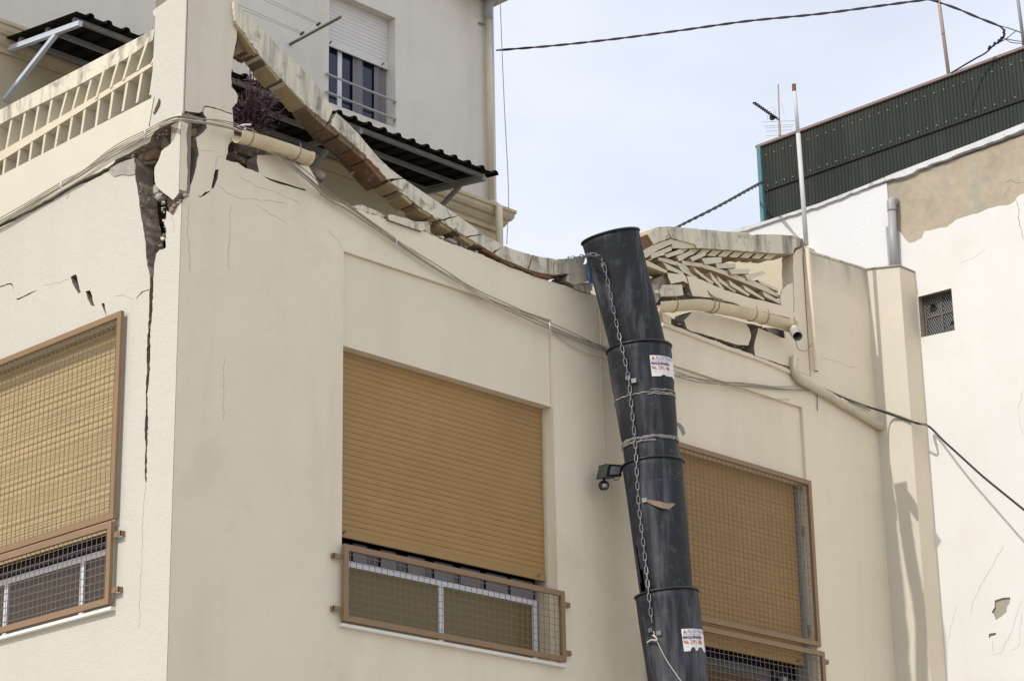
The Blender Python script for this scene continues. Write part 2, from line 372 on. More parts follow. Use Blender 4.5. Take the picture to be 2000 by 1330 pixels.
# corner pillar
pz = P(354,222,'Y',0).z
pil_o = [m_(0, pz), m_(0, P(303,22,'X',0).z+.16)] + [m_(.40, P(303,22,'X',0).z+.20)] + rg([(462,-22),(464,20),(463,50),(461,85),(453,120),(452,170),(465,188),(463,200),(453,212),(455,222)], 1.2, 8, 15) + [(455,223),(440,218),(430,214),(412,209),(399,208),(396,216)]+rg([(396,218),(389,221),(360,217)], .8, 7, 16)
slab('corner_pillar', pil_o, 'Y', .001, .405, M['pillar'], M['raw'], house)
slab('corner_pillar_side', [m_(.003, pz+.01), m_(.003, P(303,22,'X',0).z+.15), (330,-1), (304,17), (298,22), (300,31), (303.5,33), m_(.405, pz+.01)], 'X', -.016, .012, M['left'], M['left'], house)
# shaded wall (plane Y=0)
front_top = [(430,216),(440,220),(455,224.5),(457,272),(446,284),(445,298),(441,312),(452,316),(465,318),(478,328),(498,335),(506,338),(502,318),(503,303),(520,303),(540,306),(560,313),(585,322),(603,326),(615,345),(622,362),(625,381),(640,388),(660,395),(700,411),(760,430),(830,453),(862,468),(905,484),(950,502),(1000,524),(1060,545),(1110,560),(1165,578),(1230,604),(1296,629),(1341,645),(1391,664),(1452,686),(1492,700),(1544,721)]
front_out = [m_(.002, 0), m_(.002, P(354.5,392,'Y',0).z)] + rg([(370,378),(372,362),(379,344),(384,320),(388,303),(385,285),(383,269),(397,259),(404,250),(404,231),(399,225),(396.5,218.5),(399.5,210),(412,211),(430,216)], .9, 6, 17) + rg(front_top[1:], 1.0, 7, 18) + [m_(7.40, 8.50), m_(7.655, 8.50), m_(7.66, 9.80), m_(8.76, 9.87), m_(8.76, 0)]
rec1 = [m_(1.60,5.22), m_(1.60,8.19), m_(3.98,8.19), m_(3.98,5.22)]
rec2 = [m_(5.11,5.20), m_(5.11,8.15), m_(7.49,8.15), m_(7.49,5.20)]
cracks_f = [rec1, rec2,
  crk([(420,332),(427,331),(425,350),(418,367),(413,370),(416,352)], .6, 5, 19),
  crk([(385,382),(392,384),(400,376),(412,372),(408,376),(398,383),(391,386)], .4, 5, 20),
  crk([(512,343),(530,350),(550,356),(575,364),(598,371),(596,373),(570,366),(545,359),(528,353)], .4, 6, 21)]
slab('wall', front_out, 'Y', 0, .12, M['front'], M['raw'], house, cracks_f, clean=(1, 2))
for (x0, x1, z0, z1) in ((1.603, 3.977, 7.43, 8.187), (5.113, 7.487, 7.40, 8.147)):
    b = MB(); b.box((x0, .03, z0), (x1, .24, z1)); b.build('recessed_panel', M['panel'], house)
    b = MB(); b.box((x0, .026, z0-.012), (x1, .22, z0-.001)); b.build('lintel_edge', M['panel'], house)
# hairline cracks: real thin grooves filled dark would vanish, so each is a hairline ridge of opened plaster
def hair(pts, a, v, w, seed, parent=house, mt='raw'):
    q = [P(x, y, a, v) for x, y in rg(pts, 1.6, 6, seed)]
    n = Vector((-1,0,0)) if a == 'X' else Vector((0,-1,0))
    t = MB(); vs = []; r = random.Random(seed)
    for i, p in enumerate(q):
        d = (q[min(i+1, len(q)-1)]-q[max(i-1, 0)]).normalized(); s = d.cross(n)*(w*r.uniform(.3, 1)*(0.15 if i in (0, len(q)-1) else 1)/2)
        vs += [p+s+n*.0012, p-s+n*.0012, p-n*.003]
    fs = []
    for i in range(len(q)-1):
        a0, b0 = i*3, i*3+3
        fs += [(a0, a0+1, b0+1, b0), (a0+1, a0+2, b0+2, b0+1), (a0+2, a0, b0, b0+2)]
    t.add(vs, fs); return t.build('hairline_crack', M['hairline' if w < .0065 and mt == 'raw' else mt], parent)
hair([(396,216),(399,208),(412,209.5),(430,215),(454,223)], 'Y', 0, .010, 2)
hair([(378,293),(400,294),(418,296)], 'Y', 0, .004, 3); hair([(421,330),(424,308),(440,302)], 'Y', 0, .005, 4)
hair([(368,400),(366,450),(371,500),(370,530)], 'Y', 0, .003, 5); hair([(450,400),(449,450),(446,500),(447,530)], 'Y', 0, .0035, 6); hair([(438,700),(436,780),(437,820)], 'Y', 0, .0025, 6)
hair([(424,362),(445,378),(470,388),(520,392),(560,398)], 'Y', 0, .0045, 7); hair([(470,345),(500,365),(540,375),(590,400)], 'Y', 0, .004, 8)
hair([(640,448),(660,470),(668,486)], 'Y', 0, .003, 9); hair([(500,400),(530,420),(560,436)], 'Y', 0, .003, 10)
hair([(285,942),(280,1000),(277,1080),(275,1130),(272,1230)], 'X', 0, .005, 11); hair([(225,578),(240,577),(252,580),(262,587)], 'X', 0, .005, 12)
hair([(336,420),(340,440),(341,455)], 'X', 0, .004, 13); hair([(290,460),(283,470)], 'X', 0, .003, 14)
hair([(85,558),(100,556),(137,545)], 'X', 0, .003, 15)
hair([(1700,560),(1697,600),(1704,640),(1701,700)], 'Y', 0, .004, 16); hair([(1600,698),(1640,708),(1680,722)], 'Y', 0, .003, 17)
# the terrace slab and the closed interior behind the walls
b = MB(); b.box((.30, .26, 8.22), (8.70, 4.19, 8.50)); b.box((.18,.60,8.22),(.30,8.4,8.5)); b.box((1.3,.125,8.22),(8.7,.259,8.49)); b.build('terrace_slab', M['rubble'], house)
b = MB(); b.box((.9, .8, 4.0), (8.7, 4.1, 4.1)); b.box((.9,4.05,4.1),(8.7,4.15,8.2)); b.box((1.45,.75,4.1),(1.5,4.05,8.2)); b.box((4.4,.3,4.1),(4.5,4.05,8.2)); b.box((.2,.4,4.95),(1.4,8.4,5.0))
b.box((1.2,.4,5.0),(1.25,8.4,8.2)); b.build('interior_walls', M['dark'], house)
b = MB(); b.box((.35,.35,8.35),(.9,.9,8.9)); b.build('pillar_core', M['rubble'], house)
# rubble seen in the hole under the left gutter
for i, (x, y, r) in enumerate([(470,296,.13),(488,300,.12),(480,316,.10),(503,310,.09),(462,304,.09),(525,300,.08),(560,306,.07),(590,318,.07),(620,345,.06)]):
    rock('core_rubble', P(x, y, 'Y', .20), r, M['rubble'] if i < 4 else M['raw'], house, 60+i, (1.4, 1, .9))
# raised end wall cap, post and flaked plaster
b = MB(); b.box((7.655, -.012, 9.875), (8.765, .26, 9.895))
slab('end_wall_capping', [m_(7.655,9.803), m_(8.76,9.873), m_(8.76,9.893), m_(7.655,9.823)], 'Y', -.008, .27, M['coping'], M['coping'], house)
slab('broken_post', rg([(1549,688),(1551,600),(1550,540),(1549,500),(1556,488),(1568,484)], .8, 9, 30)+[m_(7.645,9.70), m_(7.65,8.505), m_(7.36,8.505)], 'Y', .003, .14, M['panel'], M['panel'], house)
slab('spalled_render', rg([(1524,580),(1528,566),(1538,556),(1549,553),(1550,600),(1549,686),(1545,720),(1538,690),(1530,640),(1524,580)], .8, 8, 31)[:-1], 'Y', -.012, .012, M['panel'], M['rawlight'], house)

# windows ------------------------------------------------------------
PITCH = .0465
def slat_mesh(w):
    v = []; prof = [(.002, .0006), (-.001, .005), (-.003, PITCH*.45), (-.0015, PITCH-.004), (.002, PITCH-.0006), (.009, PITCH-.0006), (.009, .0006)]
    for x in (0, w): v += [(x, y, z) for y, z in prof]
    n = len(prof); f = [tuple(range(n)), tuple(range(n, 2*n))[::-1]] + [(i, (i+1) % n, (i+1) % n+n, i+n) for i in range(n)]
    me = bpy.data.meshes.new('slat'); me.from_pydata(v, [], f); return me
def shutter(x0, x1, y, z0, z1, turn=False, mt='shutter', bar='shutterbar', pitch=PITCH):
    """roller shutter on plane Y=y (or X=y when turned)"""
    S = (lambda a: (a[1], a[0], a[2])) if turn else (lambda a: a)
    def bx(b, lo, hi):
        lo, hi = S(lo), S(hi); b.box(tuple(min(p, q) for p, q in zip(lo, hi)), tuple(max(p, q) for p, q in zip(lo, hi)))
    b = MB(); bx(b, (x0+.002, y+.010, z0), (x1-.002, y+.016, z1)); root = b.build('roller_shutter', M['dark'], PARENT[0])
    b = MB(); bx(b, (x0+.003, y-.012, z0-.005), (x1-.003, y+.009, z0+.05)); b.build('bottom_bar', M[bar], root)
    for xx in (x0+.10, x1-.10):
        b = MB(); p = S((xx, y-.05, z0+.035)); q = S((xx, y-.011, z0+.02)); b.tube([q, p], .009, 6)
        b.build('stopper', M['strap'], root)
    me = slat_mesh(x1-x0); me.materials.append(M[mt])
    z = z0+.05; k = 0
    while z < z1:
        o = bpy.data.objects.new('slat', me); COL.objects.link(o); o.parent = root
        if turn: o.rotation_euler = (0, 0, math.pi/2); o.scale = (1, -1, 1)
        if turn: o.location = Vector((y, x0, z)) - wloc(root)
        else: o.location = Vector((x0, y, z)) - wloc(root)
        z += pitch; k += 1
    return root
PARENT = [house]
def grille(u0, u1, z0, z1, v, turn=False, bw=.045, brackets=(), seed=1, pitch=.064):
    S = (lambda a: (a[1], a[0], a[2])) if turn else (lambda a: a)
    def bx(b, lo, hi):
        lo, hi = S(lo), S(hi); b.box(tuple(min(p, q) for p, q in zip(lo, hi)), tuple(max(p, q) for p, q in zip(lo, hi)))
    b = MB(); t = .03
    bx(b, (u0, v-t, z0), (u0+bw, v, z1)); bx(b, (u1-bw, v-t, z0), (u1, v, z1))
    bx(b, (u0+bw, v-t+.001, z0), (u1-bw, v-.001, z0+bw)); bx(b, (u0+bw, v-t+.001, z1-bw), (u1-bw, v-.001, z1))
    root = b.build('window_grille', M['brown'], PARENT[0])
    w = MB(); r = random.Random(seed); x = u0+bw+.03
    while x < u1-bw:
        d = r.uniform(-.004, .004); e = r.uniform(-.004, .004)
        w.tube([S((x+d, v-.010, z0+bw-.01)), S((x+(d+e)/2, v-.013, (z0+z1)/2)), S((x+e, v-.010, z1-bw+.01))], .0025, 4, caps=False); x += pitch
    z = z0+bw+.03
    while z < z1-bw:
        pts = [S((u0+bw-.01+(u1-u0-2*bw+.02)*k/6, v-.015, z+r.uniform(-.004, .004))) for k in range(7)]
        w.tube(pts, .0025, 4, caps=False); z += .055
    wm = w.build('wire_mesh', M['wire'], root); wm['kind'] = 'stuff'
    for (uu, zz, sgn) in brackets:
        b = MB(); bx(b, (uu, v-.008, zz-.02), (uu+sgn*.085, v-.003, zz+.02)); bx(b, (uu+sgn*.085, v-.008, zz-.02), (uu+sgn*.08, .002 if not turn else .002, zz+.02)) 
        b.build('fixing_bracket', M['brown'], root)
        b = MB(); b.tube([S((uu+sgn*.055, v-.014, zz)), S((uu+sgn*.055, v-.007, zz))], .007, 8); b.build('bolt', M['steel'], root)
    return root
def sashes(u0, u1, z0, z1, v, mull, turn=False, pane='glassolive', top=5.93):
    S = (lambda a: (a[1], a[0], a[2])) if turn else (lambda a: a)
    def bx(b, lo, hi):
        lo, hi = S(lo), S(hi); b.box(tuple(min(p, q) for p, q in zip(lo, hi)), tuple(max(p, q) for p, q in zip(lo, hi)))
    b = MB(); w = .045
    bx(b, (u0, v, z1-w), (u1, v+.05, z1)); bx(b, (u0, v, z0), (u1, v+.05, z0+.03))
    for x in [u0, u1-w] + [m-w/2 for m in mull]: bx(b, (x, v+.002, z0+.03), (x+w, v+.048, z1-w))
    root = b.build('window', M['alu'], PARENT[0])
    xs = [u0] + list(mull) + [u1]
    for i in range(len(xs)-1):
        b = MB(); bx(b, (xs[i]+.024, v+.02, z0+.032), (xs[i+1]-.024, v+.026, z1-w-.002)); b.build('pane', M[pane] if isinstance(pane, str) else M[pane[i % len(pane)]], root)
    b = MB(); bx(b, (u0, v+.03, z1+.002), (u1, v+.035, top)); b.build('pane', M['glass'], root)
    return root
# shaded window with the open grille
shutter(1.602, 3.955, .12, 5.93, 7.50)
b = MB(); b.box((3.957,.10,5.22),(3.979,.24,7.43)); b.build('shutter_guide', M['pipe'], house)
grille(1.575, 4.0, 5.235, 5.82, -.03, brackets=[(1.575,5.72,-1),(1.575,5.32,-1),(4.0,5.72,1),(4.0,5.32,1)])
w1 = sashes(1.64, 3.93, 5.23, 5.775, .19, [2.83])
b = MB(); b.box((2.45,.27,5.27),(2.62,.33,5.45)); b.build('orange_basket', M['orange'], house)
for k in range(7):
    b = MB(); b.box((1.9+k*.29, .205, 5.785), (2.04+k*.31, .208, 5.925)); b.build('curtain', M['curtain'], house)
b = MB(); b.box((1.57,-.045,5.195),(4.02,.2,5.219)); b.build('window_sill', M['sill'], house)
# right shaded window behind the chute
shutter(5.112, 7.40, .10, 5.66, 7.45)
b = MB(); b.box((7.435,.07,5.0),(7.465,.20,7.4)); b.build('shutter_guide', M['pvc'], house)
for z in (6.9, 5.95):
    b = MB(); b.box((7.45,.055,z),(7.475,.08,z+.09)); b.build('guide_clip', M['strap'], house)
grille(5.09, 7.515, 5.83, 7.42, -.004, seed=3)
grille(5.09, 7.52, 5.0, 5.78, -.035, brackets=[(7.52,5.70,1)], seed=4)
b = MB(); b.box((5.13,.245,5.0),(7.46,.25,5.9)); b.build('pane', M['glass'], house)
b = MB(); b.box((6.15,.225,5.0),(6.85,.24,5.50)); b.build('brown_panel', M['brownwood'], house)
b = MB(); b.box((6.95,.225,5.0),(7.30,.24,5.47)); b.build('brown_panel', M['brownwood'], house)
b = MB(); b.box((5.86,.20,5.0),(5.90,.235,5.62)); b.build('white_stile', M['alu'], house)
b = MB(); b.box((7.20,.19,5.0),(7.26,.225,5.55)); b.build('grey_stile', M['pvc'], house)
for i, (x, z) in enumerate([(5.75,5.45),(5.8,5.36),(5.9,5.5),(5.7,5.3),(5.66,5.55)]):
    rock('crumpled_plastic', (x, .12, z), .09, M['foil'], house, 90+i, (.8,.5,1.3), 2, .6)
b = MB(); b.box((5.98,.24,5.25),(6.12,.27,5.62)); b.build('orange_panel', M['orange'], house)
# sunlit window
shutter(.69, 3.15, .11, 5.84, 7.5, turn=True, mt='shutterpale', bar='shutterpale')
grille(.615, 3.17, 5.86, 7.45, -.03, turn=True, seed=5, pitch=.059)
grille(.625, 3.17, 5.235, 5.84, -.035, turn=True, brackets=[(.625,5.74,-1),(.625,5.33,-1)], seed=6, pitch=.059)
sashes(.70, 3.14, 5.25, 5.72, .12, [1.22, 2.2], turn=True, pane='panebrown', top=5.84)
b = MB(); b.box((-.045,.62,5.195),(.16,3.19,5.219)); b.build('window_sill', M['sill'], house)

# ------------------------------------------------------------------ sunlit balustrade
bal = thing('terrace_balustrade', 'intact cream balustrade with two rows of leaning slats above the sunlit wall', 'balustrade', (0, .41, 9.0))
slab('top_rail', [(302,57), (298,79), (244,116), (153,167), (49,218), (0,243), m_(8.5,9.575), m_(8.5,9.735)], 'X', -.01, .16, M['coping'], M['coping'], bal)
slab('middle_rail', [(301,120), (301,127), (155,219), (7.5,311), m_(8.5,P(7.5,311,'X',0).z), m_(8.5,P(9,292,'X',0).z), (9,292), (155,207)], 'X', -.004, .13, M['slat'], M['slat'], bal)
top_s = [((825,268),(788,330)), ((770,222),(714,365)), ((690,268),(640,415)), ((620,318),(574,455)), ((545,366),(500,510)), ((474,405),(430,550)), ((410,442),(364,590)), ((345,482),(300,625)), ((265,520),(235,670)), ((195,560),(165,710)), ((125,592),(95,750)), ((55,632),(25,778)), ((-15,665),(-45,815)), ((-85,700),(-115,850))]
bot_s = [((798,345),(775,490)), ((730,395),(704,530)), ((655,440),(630,575)), ((580,490),(560,615)), ((510,530),(490,660)), ((435,575),(415,703)), ((370,615),(345,745)), ((300,660),(275,792)), ((230,697),(208,833)), ((160,745),(143,865)), ((95,790),(78,903)), ((20,830),(5,950)), ((-50,870),(-65,990)), ((-120,905),(-135,1030))]
for lst in (top_s, bot_s):
    for i, (a_, b_) in enumerate(lst):
        a = P(a_[0]/2.66, a_[1]/2.66, 'X', 0); c = P(b_[0]/2.66, b_[1]/2.66, 'X', 0)
        w = .030; lead = lst is top_s and i < 5
        a.z += .03; c.z -= .012
        v = [(0, c.y-w, c.z), (0, c.y, c.z), (0, a.y, a.z), (0, a.y-w, a.z)]
        d = Vector((.115, 0, 0)); o_ = Vector((.001 if not lead else -.012, 0, 0))
        vs = [Vector(p)+o_ for p in v] + [Vector(p)+d+o_ for p in v]
        mk('slat', vs, [(0,1,2,3),(4,7,6,5),(0,4,5,1),(1,5,6,2),(2,6,7,3),(3,7,4,0)], M['slat'], bal)
y = 2.75
while y < 7.5:
    for z0, z1 in ((9.03, 9.31), (9.36, 9.58)):
        vs = [(0,y,z0),(0,y+.03,z0),(0,y-.02,z1),(0,y-.05,z1)]; vs = [Vector(p)+Vector((.001,0,0)) for p in vs]+[Vector(p)+Vector((.116,0,0)) for p in vs]
        mk('slat', vs, [(0,1,2,3),(4,7,6,5),(0,4,5,1),(1,5,6,2),(2,6,7,3),(3,7,4,0)], M['slat'], bal)
    y += .19

# ------------------------------------------------------------------ fallen rail (sagging coping)
rail = thing('fallen_balustrade_rail', 'long sagging cream coping, bare bricks underneath, hanging between corner pillar and black chute', 'coping', P(800,400,'Y',0))
up_ = [(456,2),(476,22),(518,65),(559,105),(599,144),(630,182),(656.5,220),(693,253),(747,318),(786,348),(848,390),(891,419),(945,458),(981,478),(1000,487),(1050,501),(1090,507),(1146,500)]
lo_ = [(456,36),(463,45),(505,105),(530,137),(563,166),(597,206),(642,240),(693,285),(743,332),(757,354),(801,390),(855,429),(891,451),(936,478),(985,507),(1037,528),(1078,537),(1130,534)]
def interp(poly, t):
    L = [0]
    for a, b in zip(poly[:-1], poly[1:]): L.append(L[-1]+math.hypot(b[0]-a[0], b[1]-a[1]))
    s = t*L[-1]
    for i in range(len(poly)-1):
        if s <= L[i+1] or i == len(poly)-2:
            k = (s-L[i])/(L[i+1]-L[i]); return (poly[i][0]+(poly[i+1][0]-poly[i][0])*k, poly[i][1]+(poly[i+1][1]-poly[i][1])*k)
def tof(poly, x):
    for k in range(2001):
        if interp(poly, k/2000)[0] >= x: return k/2000
    return 1
YR = -.03
def strip(pu, pl, x0, x1, n=5):
    """polygon between the two edges from image x0 to x1 (measured on each)"""
    a = [interp(pu, tof(pu, x0+dx)) for dx in [0]]; pts = []
    for poly, (s, e) in ((pu, (x0[0], x1[0])), (pl, (x1[1], x0[1]))):
        t0, t1 = tof(poly, s), tof(poly, e)
        pts.append([interp(poly, t0+(t1-t0)*k/n) for k in range(n+1)])
    return pts
def block(x0, x1, seed, name='coping_block', yo=YR, th=.185, mt='coping', amp=1.0, jag0=0, jag1=0):
    """x0/x1 = (x on upper edge, x on lower edge)"""
    def seg(poly, s, e, n):
        t0, t1 = tof(poly, s), tof(poly, e); return [interp(poly, t0+(t1-t0)*k/n) for k in range(n+1)]
    U = seg(up_, x0[0], x1[0], 6); Lw = seg(lo_, x1[1], x0[1], 6)
    e1 = rg([U[-1], ((U[-1][0]+Lw[0][0])/2+jag1, (U[-1][1]+Lw[0][1])/2-jag1*.4), Lw[0]], 1.1, 5, seed)
    e0 = rg([Lw[-1], ((U[0][0]+Lw[-1][0])/2+jag0, (U[0][1]+Lw[-1][1])/2-jag0*.4), U[0]], 1.1, 5, seed+50)
    pts = rg(U, .35, 14, seed+1)[:-1] + e1 + rg(Lw, amp*1.8, 6, seed+2)[1:-1] + e0[:-1]
    return slab(name, pts, 'Y', yo, th, M[mt], M['slat' if seed == 100 else 'under'], rail)
cuts = [((457,459),(652,640)),((657,646),(786,755)),((789,759),(893,856)),((896,860),(945,908)),((947,912),(984,962)),((986,965),(1036,1030)),((1038,1033),(1084,1080)),((1087,1082),(1146,1128))]
for i, (a, b_) in enumerate(cuts): block(a, b_, 100+i*3, yo=YR-(i % 2)*.006, jag0=(-3 if i % 2 else 3) if i else 0, jag1=(2 if i % 2 else -2))
# bricks and plaster under the rail, hanging one by one
rr_ = random.Random(5)
def under(x0, x1, mt, drop, seed, y0=YR+.012, y1=YR+.18, name='brick'):
    t0, t1 = tof(lo_, x0), tof(lo_, x1)
    a, b2 = interp(lo_, t0), interp(lo_, t1); A = P(a[0], a[1], 'Y', y0); B = P(b2[0], b2[1], 'Y', y0)
    d = (B-A).normalized(); nrm = Vector((-d.z, 0, d.x)) if d.x > 0 else Vector((d.z, 0, -d.x))
    if nrm.z > 0: nrm = -nrm
    g_ = d*.004; r = random.Random(seed)
    j = lambda s=.011: Vector((r.uniform(-s, s), r.uniform(-s, s), r.uniform(-s, s)))
    vs = [A+g_-nrm*.002+j(.004), B-g_-nrm*.002+j(.004), B-g_+nrm*drop+j(), A+g_+nrm*drop+j()]
    vs = vs + [v+Vector((0, y1-y0+r.uniform(-.02, .02), 0)) for v in vs]
    mk(name, vs, [(0,1,2,3),(4,7,6,5),(0,4,5,1),(1,5,6,2),(2,6,7,3),(3,7,4,0)], M[mt], rail)
seq = [(463,503,'under',.022),(503,522,'brick',.012),(522,548,'under',.026),(548,562,'brick',.012),(562,596,'under',.028),(598,616,'brick',.045),(617,640,'brick',.065),(641,662,'brick',.055),(663,690,'brick',.06),(691,716,'brickred',.055),(717,752,'brickred',.06),
       (757,775,'under',.03),(775,786,'brick',.014),(786,806,'under',.03),(806,818,'brick',.014),(818,842,'under',.03),(842,860,'brick',.012),(860,884,'under',.03),(884,900,'brick',.012),(900,926,'under',.03),(926,944,'brick',.02),(944,975,'brickred',.03),(975,1003,'brick',.028),(1003,1040,'brick',.03),(1040,1075,'brickred',.03)]
for i, (a, b_, mt, dr) in enumerate(seq): under(a, b_, mt, dr, 200+i)
for k_, hp in enumerate([[(756,349),(770,363),(788,373),(797,357)], [(852,425),(863,430),(886,450),(892,447),(901,465),(936,478)], [(846,388),(850,400)], [(1077,507),(1079,525)], [(872,405),(882,430),(884,440)], [(820,385),(832,398),(842,400)]]): hair(hp, 'Y', YR-.007, .016 if k_ < 2 else .007, 80+k_, rail)
# second layer of thin tiles behind the bare stretch
for i, (a, b_) in enumerate([(620,655),(656,690),(692,722),(724,752)]): under(a, b_, 'brick', .095, 260+i, YR+.09, YR+.25, 'brick')
slab('broken_brick_end', rg([(466,50),(480,72),(500,100),(497,112),(478,100),(466,106),(456,112),(454,100),(462,92),(464,70),(466,50)], .8, 6, 8)[:-1], 'Y', .04, .16, M['brick'], M['brick'], rail)
# loose lumps lying on the wall top under the rail
def lump(name, label, cat, pts, yo, th, mt, side, group=None, seed=1, amp=.8):
    o = slab(name, rg(pts+[pts[0]], amp, 6, seed)[:-1], 'Y', yo, th, M[mt], M[side]); return tag(o, label, cat, group)
lump('coping_piece', 'long thin piece of cream coping lying on the wall top left of the short bar', 'rubble', [(693,402),(706,400),(730,410),(762,426),(768,434),(745,428),(715,418),(698,412)], .02, .12, 'coping', 'rawlight', seed=3)
lump('cast_slat', 'short broken cream bar with a dark hollow end resting on the wall top', 'rubble', [(757,421),(764,419),(828,437),(831,446),(824,452),(760,430)], -.03, .07, 'coping', 'raw', seed=4, amp=.4)
lump('wall_fragment', 'small upright square of cream render standing behind the short bar', 'rubble', [(815,433),(840,432),(840,460),(832,458),(818,452)], .05, .10, 'slat', 'raw', seed=5, amp=.4)
lump('coping_end', 'squarish cracked cream block jammed under the rail end beside the chute', 'rubble', [(1106,549),(1110,536),(1128,530),(1147,514),(1150,548),(1138,553),(1122,557)], -.045, .2, 'coping', 'raw', seed=7)
lump('coping_end', 'brown edged flat piece of cream render tipped below the cracked block by the chute', 'rubble', [(1118,556),(1150,552),(1158,566),(1148,572),(1124,564)], -.02, .12, 'coping', 'raw', seed=8)
for i, (x, y, r, l) in enumerate([(880,473,.035,'brown lump under the sagging rail, nearest the short bar'),(950,492,.045,'pale lump lodged under the rail where its lower crack opens'),(1010,519,.04,'small pale flake lodged in the gap below the rail'),(1035,530,.05,'flat cream flake in the gap left of the chute'),(1140,562,.05,'cream lump on the wall top touching the chute')]):
    tag(rock('rubble_lump', P(x, y, 'Y', .06), r*1.3, M['coping'] if i > 2 else M['rawlight'], None, 300+i, (1.5, 1.2, .7)), l, 'rubble')

crumbs([(640,388),(700,410),(830,452),(905,483),(1000,523),(1060,544),(1160,577)], 'Y', .03, 60, 3, ['raw','rawlight','brick','front','coping'], .008, .03)
crumbs([(600,212),(660,275),(740,345),(850,440),(960,498),(1100,545)], 'Y', .03, 46, 5, ['raw','brick','brickred','under'], .008, .024)
crumbs([(1296,625),(1400,662),(1480,692),(1540,715)], 'Y', .02, 30, 4, ['raw','rawlight','brick','front'], .008, .026)
crumbs([(1280,570),(1380,585),(1440,600),(1530,625)], 'Y', .0, 34, 5, ['raw','rawlight','rubble','brick','coping'], .008, .026)
# ------------------------------------------------------------------ collapsed balustrade right of the chute
cb = thing('collapsed_balustrade', 'buckled stretch of cream balustrade with slats fanned over each other, right of the chute', 'balustrade', P(1420,600,'Y',0))
Z8 = lambda pts: [(1220+x/5.263, 440+y/5.263) for x, y in pts]
def pc(name, pts, yo, th, mt='coping', side='under', seed=1, amp=.6, parent=cb, step=7):
    q = Z8(pts); return slab(name, rg(q+[q[0]], amp, step, seed)[:-1], 'Y', yo, th, M[mt], M[side], parent)
pc('coping_block', [(235,95),(330,20),(430,15),(440,50),(465,130),(420,150),(300,200),(270,150)], -.02, .24, seed=2)
pc('coping_block', [(436,12),(700,35),(1000,62),(1250,75),(1320,110),(1340,200),(1335,272),(1180,262),(960,245),(740,235),(720,195),(600,165),(480,130),(455,75)], -.015, .24, seed=3)
pc('coping_block', [(1325,100),(1500,95),(1740,105),(1810,140),(1800,215),(1745,240),(1730,295),(1550,290),(1345,275)], -.02, .24, seed=4)
pc('broken_end', [(1750,120),(1830,140),(1850,230),(1830,290),(1760,290),(1740,250),(1810,215)], .05, .16, 'raw', 'raw', seed=5, amp=1)
pc('brick', [(160,130),(225,95),(285,205),(200,265),(175,200)], .0, .2, 'brickred', 'brickred', seed=6)
pc('coping_block', [(185,270),(280,210),(480,140),(490,190),(320,270),(215,340)], -.01, .2, 'slat', 'under', seed=7)
pc('lower_plaster', [(485,145),(600,170),(735,190),(742,235),(600,240),(490,235)], .0, .2, 'slat', 'under', seed=8)
pc('brick', [(1000,330),(1180,285),(1270,270),(1150,320),(1080,370),(1000,385)], .08, .10, 'brickred', 'brickred', seed=9, amp=.4)
for i in range(9):
    x = 560+i*115
    if x > 1600: break
    yb = 240+ (x-560)*.055
    pc('slat', [(x, yb), (x+95, yb+5), (x+20, yb+62), (x-60, yb+52)], .03+.004*(i % 2), .15, 'slat', 'under', seed=400+i, amp=.3)
quads = [[(270,300),(480,215),(485,258),(275,350)], [(410,300),(575,248),(605,282),(437,335)], [(530,320),(685,262),(715,292),(560,366)], [(670,332),(822,275),(838,307),(700,372)], [(788,338),(995,328),(998,385),(826,402)], [(933,392),(1140,393),(1145,440),(955,444)], [(1070,450),(1283,450),(1285,496),(1095,502)], [(1238,515),(1425,470),(1452,498),(1270,567)], [(1368,560),(1575,650),(1585,686),(1400,602)]]
for i, q in enumerate(quads): pc('slat', q, -.01+.012*(i % 3), .15, 'slat', 'under', seed=420+i, amp=.35)
quads = [[(228,360),(440,470),(432,492),(236,420)], [(392,378),(612,488),(602,512),(440,455)], [(548,408),(762,545),(742,560),(590,472)], [(698,428),(915,585),(902,610),(732,482)], [(878,482),(1026,652),(1010,670),(900,560)], [(946,518),(1150,680),(1132,692),(968,578)], [(1068,562),(1285,710),(1270,730),(1090,620)], [(1218,612),(1440,755),(1430,770),(1240,665)], [(1418,678),(1632,800),(1620,822),(1440,732)]]
for i, q in enumerate(quads): pc('slat', q, -.03+.012*(i % 3), .16, 'slat', 'under', seed=440+i, amp=.35)
pc('middle_rail', [(345,330),(460,350),(600,400),(770,530),(740,530),(560,420),(350,365)], .02, .12, 'slat', 'under', seed=11)
pc('middle_rail', [(585,362),(800,392),(1000,455),(1400,600),(1600,722),(1596,748),(1390,655),(1000,500),(790,430),(600,405)], .02, .12, 'slat', 'under', seed=12)
pc('parapet_block', [(440,488),(610,508),(640,540),(655,605),(600,575),(480,605),(450,540)], -.02, .22, 'panel', 'raw', seed=13)
pc('brick', [(298,560),(420,490),(450,540),(490,602),(380,612),(300,620)], .02, .18, 'raw', 'raw', seed=14)
pc('brick', [(500,605),(560,590),(650,605),(620,640),(510,640)], .0, .18, 'brickred', 'brick', seed=15)
pc('parapet_block', [(385,612),(590,612),(605,720),(500,728),(380,730)], -.03, .2, 'coping', 'rawlight', seed=16)
pc('broken_core', [(590,620),(690,610),(710,735),(600,725)], .05, .16, 'raw', 'raw', seed=17)
pc('hollow_brick', [(290,615),(350,615),(360,760),(330,800),(300,700)], .0, .2, 'rawlight', 'raw', seed=18)
pc('parapet_block', [(640,520),(720,530),(1000,655),(1300,750),(1650,832),(1690,860),(1705,955),(1650,940),(1400,880),(1200,832),(1100,790),(1000,770),(900,745),(700,728),(660,600)], -.03, .22, 'panel', 'raw', seed=19)
